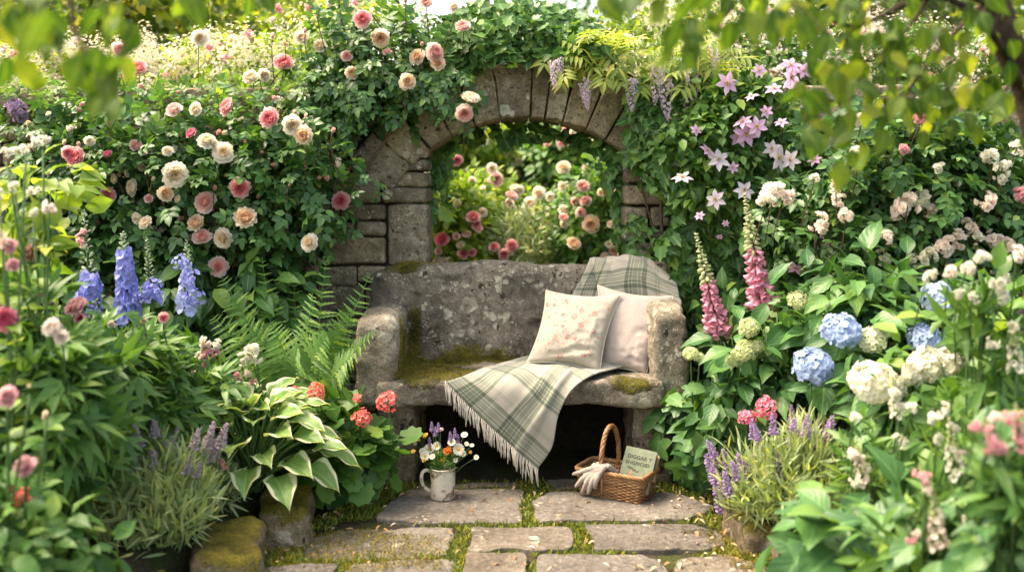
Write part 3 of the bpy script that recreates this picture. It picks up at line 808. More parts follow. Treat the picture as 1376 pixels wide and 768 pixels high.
def backfn(V):
    f = np.clip((V[:, 2] - .6) / .4, 0, 1)
    V[:, 2] += f * (.022 * fbm(np.column_stack([V[:, 0] * 2.6, np.zeros(len(V)), np.zeros(len(V))]), 8, 3) - .055 * np.clip((-.52 - V[:, 0]) / .2, 0, 1) ** 1.5)
    V[:, 1] += (V[:, 2] - .5) * .06
    pit = vnoise(V * 14, 77); V[:, 1] += np.where(pit > .62, (pit - .62) * .07, 0) * (V[:, 1] < 5.2)
    return V
bpart('backrest', (.045, 5.2, .735), (1.62, .17, .58), .016, .05, .028, 2, fn=backfn)
bpart('seat', (.04, 4.9, .449), (1.40, .53, .13), .018, .03, .026, 5)
def armfn(V):
    V[:, 2] += np.clip((V[:, 2] - .58) / .2, 0, 1) * (.03 * (V[:, 1] - 4.9) - .25 * np.clip(4.74 - V[:, 1], 0, 1) ** 1.3); return V
bpart('armrest', (-.663, 4.91, .592), (.195, .50, .425), .016, .04, .034, 11, fn=armfn)
bpart('armrest', (.767, 4.91, .612), (.165, .50, .465), .016, .036, .034, 17, fn=armfn)
bpart('leg', (-.568, 4.92, .165), (.18, .40, .45), .025, .03, .02, 23, 'bench_leg')
bpart('leg', (.69, 4.92, .165), (.20, .40, .45), .025, .03, .02, 29, 'bench_leg')

# moss standing up from the stone
mv = []
for (cc, sz, stp, rd, am, sd_, fn) in (((-.663, 4.91, .592), (.195, .50, .425), .016, .04, .034, 11, armfn), ((.04, 4.9, .449), (1.40, .53, .13), .018, .03, .026, 5, None), ((.045, 5.2, .735), (1.62, .17, .58), .016, .05, .028, 2, backfn)):
    t = block(sz, stp, rd, am, 4, sd_, 4, .009, 22); V = t.V + np.asarray(cc); V = fn(V) if fn else V
    a, b2, c2, d2 = (V[t.Q[:, i]] for i in range(4)); nn = unit(np.cross(c2 - a, d2 - b2)); k = RNG.integers(0, len(t.Q), 60000); u = RNG.random((60000, 2, 1))
    p = (a[k] * (1 - u[:, 0]) + b2[k] * u[:, 0]) * (1 - u[:, 1]) + (d2[k] * (1 - u[:, 0]) + c2[k] * u[:, 0]) * u[:, 1]; nn = nn[k]
    out = ((p - np.asarray(cc)) * nn).sum(1) < 0; nn[out] *= -1
    q = p - np.array(BL_)
    g_ = lambda pt, s: 1 - np.linalg.norm((q - np.array(pt)) / np.array(s), axis=1)
    m_ = np.maximum.reduce([g_((-.52, 0, .51), (.20, .5, .09)), g_((-.55, .05, .66), (.07, .6, .24)), g_((-.42, 0, .515), (.30, .4, .035)), g_((-.25, .24, .50), (.5, .13, .13)) - .1, g_((-.62, .3, 1.02), (.16, .3, .07))])
    keep = (m_ + 1.1 * fbm(p * 9, 41, 3) + .25 * RNG.random(len(p)) > .42) & (p[:, 1] > 4.5); mv.append((p[keep], nn[keep]))
p = np.vstack([x[0] for x in mv]); nn = np.vstack([x[1] for x in mv])
m = MB(); m.add(TUFT, frames(nn + RNG.normal(size=nn.shape) * .7, RNG.normal(size=nn.shape)), p - nn * .002, RNG.uniform(.006, .013, len(p)))
tag(m.build('moss', M['moss_olive'], bench), kind='stuff')

# ------------------------------------------------------------------ plaid blanket
def plaid():
    b = NB('plaid_wool'); uv = b.n("ShaderNodeUVMap").outputs[0]; sx = b.n("ShaderNodeSeparateXYZ"); b.l(uv, sx.inputs[0])
    def band(s, off):
        f = b.math('FRACT', b.math('ADD', b.math('MULTIPLY', s, 1 / .25), off))
        return b.ramp(f, [(0, .04), (.30, .04), (.305, .85), (.37, .85), (.375, .2), (.395, .2), (.40, .78), (.435, .6), (.44, .1), (.452, .1), (.457, .55), (.54, .55), (.545, .1), (.557, .1),
                          (.562, .6), (.60, .78), (.605, .2), (.625, .2), (.63, .85), (.70, .85), (.705, .04), (.83, .04), (.835, .35), (.85, .35), (.855, .04), (.87, .04), (.875, .35), (.89, .35), (.895, .04)], 'CONSTANT')
    v = b.math('MULTIPLY', b.math('ADD', band(sx.outputs[0], .1), band(sx.outputs[1], .32)), .5)
    fib = b.noise(b.co(), 260, 4, .8)
    v = b.math('ADD', v, b.math('MULTIPLY', b.math('SUBTRACT', fib, .5), .25))
    col = b.ramp(v, [(0, (.40, .365, .30)), (.08, (.38, .35, .285)), (.4, (.195, .21, .15)), (.85, (.075, .09, .06))])
    w1 = b.n("ShaderNodeTexWave", wave_type='BANDS', bands_direction='DIAGONAL'); w1.inputs['Scale'].default_value = 190; b.l(uv, w1.inputs['Vector'])
    nr = b.bump(b.math('ADD', b.math('MULTIPLY', w1.outputs[1], .5), b.math('MULTIPLY', fib, .9)), .5, .003)
    return b.done(b.bsdf(col, .95, .1, nr, .25))
M['plaid'] = plaid(); M['fringe'] = plain('wool_fringe', (.42, .385, .32), .95, .1, 50, .25)
def S(px, Y, z=.545): return np.array([(px - 688) / F * Y, Y, z])
rows = [
    [P(599, 513, 4.60), P(642, 556, 4.575), P(684, 594, 4.57), P(723, 628, 4.565)],
    [S(628, 4.635, .540), P(668, 531, 4.58), P(705, 565, 4.565), P(742, 599, 4.56)],
    [S(652, 4.78, .538), S(692, 4.625, .535), P(727, 538, 4.57), P(751, 556, 4.555)],
    [S(677, 4.93, .540), S(716, 4.80, .548), S(752, 4.64, .540), P(772, 520, 4.575)],
    [S(702, 5.06, .545), S(738, 4.98, .560), S(772, 4.85, .555), S(806, 4.70, .536)],
    [P(745, 470, 5.10), P(785, 470, 5.09), P(830, 470, 5.05), P(862, 480, 4.92)],
    [P(762, 412, 5.085), P(805, 414, 5.075), P(860, 412, 5.07), P(912, 420, 4.99)],
    [P(777, 382, 5.095), P(812, 380, 5.085), P(860, 376, 5.08), P(912, 398, 5.04)],
    [P(791, 357, 5.135), P(822, 353, 5.14), P(862, 352, 5.15), P(904, 378, 5.14)],
    [P(793, 355, 5.27), P(823, 352, 5.275), P(862, 352, 5.28), P(902, 376, 5.27)],
    [P(793, 392, 5.325), P(823, 390, 5.33), P(862, 390, 5.33), P(895, 402, 5.33)]]
nu, nv = 70, 150
Gd = crgrid(rows, nu, nv)
du = np.linalg.norm(np.diff(Gd, axis=1), axis=2); dv = np.linalg.norm(np.diff(Gd, axis=0), axis=2)
U = np.concatenate([[0], np.cumsum(du[:60].mean(0))]); V_ = np.concatenate([[0], np.cumsum(dv.mean(1))])
uu, vv = np.meshgrid(U, V_)
w = fbm(np.stack([uu * 6, vv * 5, 0 * uu], -1), 31, 3) * .02
fold = .014 * np.exp(-((uu - U[-1] * .80) / .022) ** 2) * (vv < .5) + .016 * np.exp(-((uu - U[-1] * .62 - .1 * (vv - .25)) / .03) ** 2) * np.exp(-((vv - .38) / .16) ** 2)
up_f = .018 * np.sin((uu * 1.0 + (vv - V_[90]) * .8) * 26) * np.clip((vv - V_[85]) / .1, 0, 1)
nrm = unit(np.cross(np.gradient(Gd, axis=1), np.gradient(Gd, axis=0)))
sgn = np.where(nrm[..., 1:2] > 0, -1, 1); nrm = nrm * np.where((nrm[..., 2:3] < -.3) | (nrm[..., 1:2] > .3), -1, 1)
Gd = Gd + nrm * (np.abs(w) * .8 + fold + np.abs(up_f) * .8)[..., None]
blk = thing('plaid_blanket', 'sage and cream plaid wool blanket draped over the bench with a fringed corner hanging down', 'blanket', (.25, 4.85, .54))
m = MB(); m.add(gridT(Gd, np.stack([uu, vv], -1))); o = m.build('woven_cloth', M['plaid'], blk)
md = o.modifiers.new('thickness', 'SOLIDIFY'); md.thickness = .007; md.offset = 0
m = MB(); hem = Gd[0]
for k, s in enumerate(np.linspace(0, nu - 1.001, 62)):
    i = int(s); f = s - i; a = hem[i] * (1 - f) + hem[i + 1] * f
    rr = random.Random(k); L = .085 + rr.uniform(-.012, .010); dx = rr.uniform(-.010, .010); out = -.016
    pts = [a + [0, .004, .004], a + [dx * .3 + (-.004), out * .7, -.018], a + [dx - .003, out + rr.uniform(-.003, .003), -L * .55], a + [dx * 1.5 + rr.uniform(-.003, .003), out * .9, -L]]
    m.tube(curve(pts, 8), [.0034, .0036, .0036, .0036, .0036, .0036, .0034, .002], 5)
m.build('fringe', M['fringe'], blk)

# ------------------------------------------------------------------ cushions
def cushion(name, label, bl, br, tl, tr, thick, mat, pipe, seed, sag=.0):
    c = (bl + br + tl + tr) / 4; n = 46
    t = np.linspace(-1, 1, n); t = np.sign(t) * np.abs(t) ** .85
    s, u = np.meshgrid(t, t)
    A = lambda s, u: ((1 - s) * (1 - u))[..., None] * bl / 4 + ((1 + s) * (1 - u))[..., None] * br / 4 + ((1 - s) * (1 + u))[..., None] * tl / 4 + ((1 + s) * (1 + u))[..., None] * tr / 4
    pin = .115
    s2 = s * (1 - pin * (1 - u ** 2) * np.abs(s)); u2 = u * (1 - pin * (1 - s ** 2) * np.abs(u))
    base = A(s2, u2)
    nn = unit(np.cross(br - bl + tr - tl, tl - bl + tr - br)); nn = -nn if nn[1] > 0 else nn
    th = thick * ((1 - s ** 2) * (1 - u ** 2)) ** .42 * (1 - .12 * (s * u))
    q = np.stack([s * 1.6, u * 1.6, 0 * s + seed], -1)
    wr = .010 * fbm(q * 1.5, seed, 3) + .011 * (1 - np.abs(fbm(q * np.array([1.6, 3.2, 1]) + 5, seed + 2, 2)) * 2) * np.clip(s * .8 + .25 - u * .8, 0, 1) * (1 - s ** 2) ** .4
    r = thing(name, label, 'cushion', c + np.array([0, 0, -.15]))
    uv = np.stack([(s + 1) / 2, (u + 1) / 2], -1)
    m = MB(); edge = np.minimum(1, (1 - np.maximum(np.abs(s), np.abs(u))) * 8)
    m.add(gridT(base + nn * (th + wr * edge)[..., None], uv)); m.add(gridT((base - nn * (th * .8)[..., None])[:, ::-1], uv[:, ::-1]))
    m.build('cover', mat, r)
    ring = np.vstack([base[0], base[1:, -1], base[-1, ::-1][1:], base[::-1, 0][1:]])
    m = MB(); m.tube(ring, .0042, 6); m.build('piping', pipe, r)
    return r
def floral():
    b = NB('floral_linen'); uv = b.n("ShaderNodeUVMap").outputs[0]; co = b.co()
    wv = b.n("ShaderNodeVectorMath", operation='ADD'); b.l(uv, wv.inputs[0])
    nn = b.n("ShaderNodeTexNoise"); nn.inputs['Scale'].default_value = 16; nn.inputs['Detail'].default_value = 3; b.l(uv, nn.inputs['Vector'])
    sc = b.n("ShaderNodeVectorMath", operation='SCALE'); b.l(nn.outputs[1], sc.inputs[0]); sc.inputs[3].default_value = .05; b.l(sc.outputs[0], wv.inputs[1])
    w = wv.outputs[0]
    base = b.mix(b.noise(co, 90, 4), (.41, .362, .285), (.475, .425, .345))
    # rose sprigs: rings broken by noise
    def sprig(scale, rad_, col, base, thr, wid):
        d = b.voro(w, scale, rnd=.85); rndc = b.voro(w, scale, rnd=.85, out='Color')
        sxr = b.n("ShaderNodeSeparateXYZ"); b.l(rndc, sxr.inputs[0])
        on = b.math('GREATER_THAN', sxr.outputs[0], thr)
        rg = b.math('LESS_THAN', b.math('ABSOLUTE', b.math('SUBTRACT', b.math('PINGPONG', d, rad_), rad_ * .55)), wid)
        rg = b.math('MULTIPLY', rg, b.math('LESS_THAN', d, rad_ * 1.7))
        br = b.math('GREATER_THAN', b.noise(uv, 55, 2), .43)
        return b.mix(b.math('MULTIPLY', b.math('MULTIPLY', on, b.math('MULTIPLY', rg, br)), .85), base, col)
    c = sprig(15, .11, (.20, .19, .13), base, .2, .05)
    c = sprig(11, .13, (.36, .30, .22), c, .55, .03)
    c = sprig(9.3, .12, (.42, .16, .15), c, .45, .05)
    c = sprig(7.2, .17, (.38, .12, .11), c, .25, .05)
    w1 = b.n("ShaderNodeTexWave", wave_type='BANDS', bands_direction='X'); w1.inputs['Scale'].default_value = 70; b.l(uv, w1.inputs['Vector'])
    w2 = b.n("ShaderNodeTexWave", wave_type='BANDS', bands_direction='Y'); w2.inputs['Scale'].default_value = 70; b.l(uv, w2.inputs['Vector'])
    return b.done(b.bsdf(c, .92, .1, b.bump(b.math('ADD', w1.outputs[1], w2.outputs[1]), .25, .002), .15))
def pinkweave():
    b = NB('pink_weave'); uv = b.n("ShaderNodeUVMap").outputs[0]
    mp = b.n("ShaderNodeMapping"); mp.inputs['Rotation'].default_value = (0, 0, rad(45)); mp.inputs['Scale'].default_value = (42, 42, 42); b.l(uv, mp.inputs['Vector'])
    ch = b.n("ShaderNodeTexChecker"); ch.inputs['Scale'].default_value = 1; b.l(mp.outputs[0], ch.inputs['Vector'])
    v = b.voro(mp.outputs[0], 1.0, rnd=.15)
    n = b.noise(uv, 120, 2)
    col = b.mix(b.math('MULTIPLY', b.math('SUBTRACT', .47, v), 6, clamp=True), (.31, .24, .205), (.48, .415, .365))
    col = b.mix(b.math('MULTIPLY', n, .35), col, (.58, .51, .46))
    return b.done(b.bsdf(col, .92, .1, b.bump(v, -.4, .003), .15))
M['floral'] = floral(); M['pinkweave'] = pinkweave(); M['piping'] = plain('cream_piping', (.60, .54, .44), .9, .1)
cushion('floral_cushion', 'cream cushion printed with small red floral sprigs, leaning in front of the pink one', P(708, 487, 4.83), P(806, 501, 4.75), P(734, 390, 4.985), P(835, 396, 4.93), .082, M['floral'], M['piping'], 3)
cushion('pink_cushion', 'pale pink woven cushion beside the right arm of the stone bench', P(800, 498, 4.90), P(868, 504, 4.80), P(803, 383, 5.025), P(905, 398, 4.96), .075, M['pinkweave'], M['piping'], 8)

# ------------------------------------------------------------------ enamel mug and posy
mc = G(595, 668); mug = thing('enamel_mug', 'chipped cream enamel mug stained with rust, standing on the paving', 'mug', mc)
b = NB('old_enamel'); co = b.co(); st = b.noise(co, 17, 6, .65); st2 = b.noise(co, 60, 4)
col = b.mix(.35, (.60, .53, .42), b.ramp(st2, [(.3, (.38, .32, .24)), (.7, (.66, .60, .50))]))
col = b.mix(b.math('MULTIPLY', b.math('SUBTRACT', st, .53), 14, clamp=True), col, b.ramp(st2, [(.3, (.10, .055, .03)), (.7, (.26, .16, .09))]))
M['enamel'] = b.done(b.bsdf(col, .45, .4, b.bump(st, .3, .004)))
R0 = .059; prof = [(.001, .004), (.05, .004), (.055, .0), (.0575, .006), (.0572, .03), (.0575, .08), (.058, .12), (.0582, .136), (.0612, .138), (.0612, .1415), (.0575, .1422), (.055, .139), (.0545, .10), (.054, .03), (.052, .012), (.001, .011)]
m = MB(); t = lathe(prof, 40); m.add(T(t.V * [1, 1, 1] + mc, t.Q, t.UV)); m.build('cup', M['enamel'], mug)
hp = np.array([(-.054, 0, .122), (-.075, -.006, .130), (-.094, -.010, .118), (-.098, -.012, .090), (-.090, -.010, .060), (-.072, -.006, .040), (-.055, 0, .030)]) + mc
m = MB(); m.tube(curve(hp, 24), .0085, 9); m.build('handle', M['enamel'], mug)
pos = thing('wildflower_posy', 'small mixed posy of daisies, yellow buttons and an orange bloom in the enamel mug', 'posy', mc + [0, 0, .10])
sm, fm = MB(), MB()
def pbloom(x, y, key, d, face=(0, -1, .5), nm='bloom'):
    Y = mc[1] + RNG.uniform(-.05, .04); p = P(x, y, Y)
    base = mc + [RNG.uniform(-.03, .03), RNG.uniform(-.03, .03), .05]
    mid = (base + p) / 2 + [0, 0, .02]; sm.tube(curve([base, mid, p], 6), .0013, 4)
    f = np.array(face) + RNG.normal(size=3) * .3 + (p - mc - [0, 0, .1]) * 3
    put(nm, FL[key], pos, p, face_frames(f[None])[0], d)
for x, y, k, d in [(577, 603, 'daisy', .060), (571, 612, 'daisy', .048), (587, 599, 'daisy', .045), (616, 603, 'daisy', .058), (607, 594, 'daisy', .04), (622, 609, 'daisy', .034), (568, 606, 'daisy', .035),
                   (596, 618, 'button_yellow', .042), (601, 606, 'button_orange', .048), (572, 585, 'button_yellow', .038), (624, 584, 'daisy', .036), (555, 606, 'button_yellow', .026), (634, 598, 'daisy', .024), (592, 576, 'cluster_blush1', .032),
                   (603, 602, 'button_orange', .03), (570, 618, 'button_yellow', .024), (640, 614, 'daisy', .026), (563, 590, 'button_yellow', .02), (632, 607, 'button_yellow', .02), (612, 618, 'daisy', .024), (627, 596, 'daisy', .024), (590, 608, 'cluster_white1', .034), (581, 613, 'daisy', .03), (558, 596, 'daisy', .018)]:
    pbloom(x, y, k, d)
for x, y in [(580, 573), (585, 580), (589, 574), (611, 582), (577, 594), (615, 590), (605, 586)]:
    Y = mc[1] + RNG.uniform(-.03, .03); p = P(x, y + 6, Y); base = mc + [0, 0, .06]
    sm.tube(curve([base, (base + p) / 2 + [0, 0, .01], p], 6), .0012, 4)
    put('lavender_sprig', FL['lav_spike'], pos, p, frames(np.array([[1., 0, 0]]), unit(p - base)[None])[0], .045)
n = 420; u = unit(RNG.normal(size=(n, 3)) + [0, -.2, .5]); p = mc + [0, 0, .145] + u * [.058, .05, .07] * RNG.random((n, 1)) ** .4 * 1.0
fm.add(LAN, frames(u + RNG.normal(size=(n, 3)) * .4 + [0, 0, .3], RNG.normal(size=(n, 3)) + [0, -.5, .5]), p, RNG.uniform(.014, .03, n))
sm.build('stems', M['stem'], pos); fm.build('foliage', M['mid_leaf'], pos)

# ------------------------------------------------------------------ wicker basket, books, glove
BC = np.array([.493, 4.537, 0]); ex = np.array([math.cos(rad(30)), -math.sin(rad(30)), 0]); ey = np.array([math.sin(rad(30)), math.cos(rad(30)), 0]); ez = np.array([0, 0, 1.])
bk = thing('wicker_basket', 'brown rectangular wicker basket with a hoop handle, on the paving', 'basket', BC)
M['wicker'] = None
b = NB('wicker'); g = b.n("ShaderNodeNewGeometry"); co = b.co()
col = b.ramp(g.outputs['Random Per Island'], [(0, (.16, .075, .028)), (.5, (.26, .135, .055)), (1, (.37, .21, .10))])
col = b.mix(.5, col, b.ramp(b.noise(co, 45, 4), [(.3, .25), (.7, .75)]), 'OVERLAY'); M['wicker'] = b.done(b.bsdf(col, .5, .35, b.bump(b.noise(co, 200, 2), .3, .002)))
def rrect(hx, hy, r, n):
    """rounded rectangle by arclength, n points, closed"""
    c = []
    for sx, sy, a0 in ((1, 1, 0), (-1, 1, 90), (-1, -1, 180), (1, -1, 270)):
        for a in np.linspace(a0, a0 + 90, 9): c.append((sx * (hx - r) + r * math.cos(rad(a)), sy * (hy - r) + r * math.sin(rad(a))))
    c = np.array(c + [c[0]]); L = np.concatenate([[0], np.cumsum(np.linalg.norm(np.diff(c, axis=0), axis=1))])
    s = np.linspace(0, L[-1], n); return np.stack([np.interp(s, L, c[:, 0]), np.interp(s, L, c[:, 1])], -1), s
def bw(xy, z): return BC + xy[:, :1] * ex + xy[:, 1:] * ey + np.asarray(z).reshape(-1, 1) * ez
m = MB(); NR, NST = 15, 44
for k in range(NR):
    f = (k + .5) / NR; hx, hy = .153 + .017 * f, .086 + .014 * f
    c, s = rrect(hx, hy, .026, 265); ph = s / s[-1] * NST * math.pi + (k % 2) * math.pi
    nrm = unit(np.gradient(c, axis=0)); nrm = np.stack([nrm[:, 1], -nrm[:, 0]], -1)
    m.tube(bw(c + nrm * (.0032 * np.sin(ph))[:, None], .006 + .112 * f + .0008 * np.sin(s * 40 + k)), .0042, 5)
for j in range(NST):
    a = []
    for f in (0, .5, 1.0):
        c, s = rrect(.153 + .017 * f, .086 + .014 * f, .026, NST + 1); a.append(bw(c[j:j + 1], [.004 + .118 * f])[0])
    m.tube(np.array(a), .0032, 5)
for yy in np.linspace(-.08, .08, 14): m.tube(bw(np.array([(-.15, yy), (0, yy), (.15, yy)]), [.006] * 3), .006, 5)
m.build('woven_body', M['wicker'], bk)
m = MB(); c, s = rrect(.172, .102, .028, 220)
nrm = unit(np.gradient(c, axis=0)); nrm = np.stack([nrm[:, 1], -nrm[:, 0]], -1)
for k in range(3):
    ph = s * 95 + k * 2.094
    m.tube(bw(c + nrm * (.0055 * np.sin(ph))[:, None], .124 + .0055 * np.cos(ph)), .0058, 6)
m.build('rim', M['wicker'], bk)
m = MB(); a = np.linspace(0, math.pi, 60)
ctr = BC + ex * (-.035); H = .20
arc = ctr + (-np.cos(a))[:, None] * ey * .102 + (.115 + (H) * np.sin(a) ** .8)[:, None] * ez
tg = unit(np.gradient(arc, axis=0)); sd_ = np.cross(tg, ex)
for k in range(4):
    ph = np.linspace(0, 30, 60) + k * math.pi / 2
    m.tube(arc + .0062 * (np.cos(ph)[:, None] * ex + np.sin(ph)[:, None] * sd_), .0062, 6)
for sg in (-1, 1):
    m.tube(np.array([ctr + sg * ey * .095 + ez * .02, ctr + sg * ey * .102 + ez * .12]), .007, 6)
m.build('handle', M['wicker'], bk)

def book(name, label, TL, ux, dn, w, h, th, cover, seed):
    ux, dn = unit(ux), unit(dn); dn = unit(dn - (dn @ ux) * ux); nn = np.cross(ux, -dn); nn = nn if nn[1] < 0 else -nn
    R = np.stack([ux, -dn, nn], -1)
    c = TL + ux * w / 2 + dn * h / 2 - nn * th / 2
    r = thing(name, label, 'book', c + dn * h / 2)
    m = MB()
    for z in (th / 2 - .0015, -th / 2 + .0015): m.add(block((w, h, .003), .03, .0012).tf(R, c + nn * z))
    m.add(block((.003, h, th - .0005), .03, .0012).tf(R, c - ux * (w / 2 - .0012)))
    m.build('cover', cover, r)
    m = MB(); m.add(block((w - .008, h - .008, th - .0062), .05, .0005).tf(R, c - ux * .001)); m.build('pages', M['pages'], r)
    return r, R, c, nn, ux, dn
b = NB('book_cloth'); co = b.co(); n = b.noise(co, 25, 5)
M['cloth_green'] = b.done(b.bsdf(b.mix(b.ramp(n, [(.35, 0), (.7, 1)]), (.135, .16, .105), (.20, .225, .155)), .85, .15, b.bump(b.noise(co, 400, 2), .4, .001)))
M['cloth_tan'] = plain('cloth_tan', (.34, .25, .15), .85, .15, 30, .3)
M['pages'] = plain('pages', (.40, .26, .13), .9, .1, 120, .35); M['ink'] = plain('ink', (.045, .05, .035), .8, .2); M['print_coral'] = plain('print_coral', (.50, .20, .13), .8, .2)
TL = P(842, 598, 4.56); TR = P(883, 607, 4.50); BLp = P(827, 636, 4.50)
r, R, c, nn, ux, dn = book('green_book', 'sage green clothbound book with dark lettering, front one in the wicker basket', TL, TR - TL, BLp - TL, .150, .20, .024, M['cloth_green'], 1)
def lettering(txt, x, y, size, parent):
    cu = bpy.data.curves.new('lettering', 'FONT'); cu.body = txt; cu.size = size; cu.extrude = .0004; cu.space_character = 1.05; cu.offset = .0004
    to = bpy.data.objects.new('tmp', cu); COL.objects.link(to); dg = bpy.context.evaluated_depsgraph_get(); dg.update()
    me = bpy.data.meshes.new_from_object(to.evaluated_get(dg)); bpy.data.objects.remove(to)
    me.materials.clear(); me.materials.append(M['ink']); o = bpy.data.objects.new('lettering', me); COL.objects.link(o); o.parent = parent
    p = TL + ux * x + dn * y + nn * .0008
    o.matrix_local = Matrix.Translation(Vector(p - WLOC[parent.name])) @ Matrix(np.stack([ux, -dn, nn], -1).tolist()).to_4x4()
lettering("DIGGAR Y", .018, .052, .024, r); lettering("ENGRICIID", .015, .080, .0225, r)
m = MB(); e = lambda x, y: TL + ux * x + dn * y + nn * .0009
for k in range(9):
    m.add(LAN.tf(np.stack([dn, ux * math.cos(.25) + dn * (.5 * math.sin(k * 2.1)), nn], -1), e(.028 + .006 * k, .095 + .002 * k), .026))
m.build('emblem', M['ink'], r)
m = MB(); m.add(BGL.tf(np.stack([-ux, dn, nn], -1), e(.05, .108), .03)); m.build('emblem_bloom', M['print_coral'], r)
book('tan_book', 'older tan book tucked behind the green one in the wicker basket', TL + (TR - TL) * .13 - nn * .030 + (BLp - TL) * .05, TR - TL + np.array([0, .010, 0]), BLp - TL, .136, .125, .026, M['cloth_tan'], 2)

def onface(x, y, n=.02):
    d = np.array([(x - 688) / F, 1, -(y - HZ) / F]); t = ((BC - (.1 + n) * ey) @ ey) / (d[:2] @ ey[:2]); return np.array([0, 0, CAMH]) + d * t
gm_ = MB()
gm_.add(lathe([(.001, 0), (.01, 0), (.001, .001)], 6).tf(None, onface(797, 636, .02), 1))
kn = [(786, 640), (791, 643), (797, 644), (803, 641)]; tips = [(773, 654), (782, 663), (790, 664), (799, 656)]
wrist = onface(808, 630, .0) + [0, 0, .014]
for (kx, ky), (tx, ty), nn_ in zip(kn, tips, (.03, .033, .033, .03)):
    a, b_ = onface(kx, ky, nn_), onface(tx, ty, .024)
    pts = curve([wrist + (a - wrist) * .25, a, (a + b_) / 2 - ey * .006, b_], 14)
    rr_ = np.interp(np.linspace(0, 1, 14), [0, .4, .9, 1], [.013, .0125, .0098, .005]); gm_.tube(pts, rr_, 10)
th0, th1 = onface(793, 633, .02), onface(769, 637, .02)
gm_.tube(curve([wrist, th0 + [0, 0, .012], (th0 + th1) / 2 + [0, 0, .006], th1], 14), np.interp(np.linspace(0, 1, 14), [0, .4, .9, 1], [.012, .012, .0098, .005]), 10)
inn = wrist + ex * .03 + ey * .05 - ez * .035
for off in np.linspace(-.026, .026, 6):
    k2 = onface(797, 640, .024) + ex * off * .8
    gm_.tube(curve([inn + ex * off * .9, wrist + ex * off + ez * .004, k2], 12), .0135, 10)
glove = gm_.build('garden_glove', plain('glove_knit', (.36, .31, .26), .95, .1, 60, .2, .5, 260), loc=onface(797, 640, .02))
md = glove.modifiers.new('fuse', 'REMESH'); md.mode = 'VOXEL'; md.voxel_size = .0028; md.use_smooth_shade = True
md = glove.modifiers.new('soften', 'SMOOTH'); md.factor = .5; md.iterations = 3
tag(glove, 'grey knitted gardening glove draped over the rim of the wicker basket', 'glove')

# ------------------------------------------------------------------ planting helpers
def soil_z(x, y):
    return .08 if abs(x) > 1.1 else 0.0

BLOOMS = []          # (centre, radius): leaves of any plant directly over a flower are thinned
PEND = []
class Defer:
    def __init__(s): s.p = []
    def add(s, tpl, R, p, k):
        p = np.atleast_2d(p); k = np.broadcast_to(np.asarray(k, float), (len(p),)); s.p.append((tpl, R, p, k))
    def build(s, name, mat, root):
        m = MB(); eye = np.array([0, 0, CAMH]); r = np.random.default_rng(1)
        for tpl, R, p, k in s.p:
            c = p + R[:, :, 1] * (k * .5)[:, None] - eye; keep = np.ones(len(p), bool); dist = np.linalg.norm(c, axis=1)
            for q, rad_, dep in BLOOMS:
                v = q - eye; L = np.linalg.norm(v); v = v / L; al = c @ v
                near = (al > L - dep) & (al < L + .03)
                if near.any():
                    lat = np.linalg.norm(c - al[:, None] * v, axis=1); keep &= ~(near & (lat < (rad_ + .22 * k) * al / L) & (r.random(len(p)) > .07))
            if keep.any(): m.add(tpl, R[keep], p[keep], k[keep])
        return m.build(name, mat, root)
def finish_plants():
    for b_ in PEND:
        if b_.fm.p: b_.fm.build(b_.fol, M[b_.mat], b_.root)
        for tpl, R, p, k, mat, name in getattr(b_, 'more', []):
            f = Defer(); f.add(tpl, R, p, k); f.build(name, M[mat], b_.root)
        if b_.sm.p: b_.sm.build('stems', M[b_.stem_mat], b_.root)

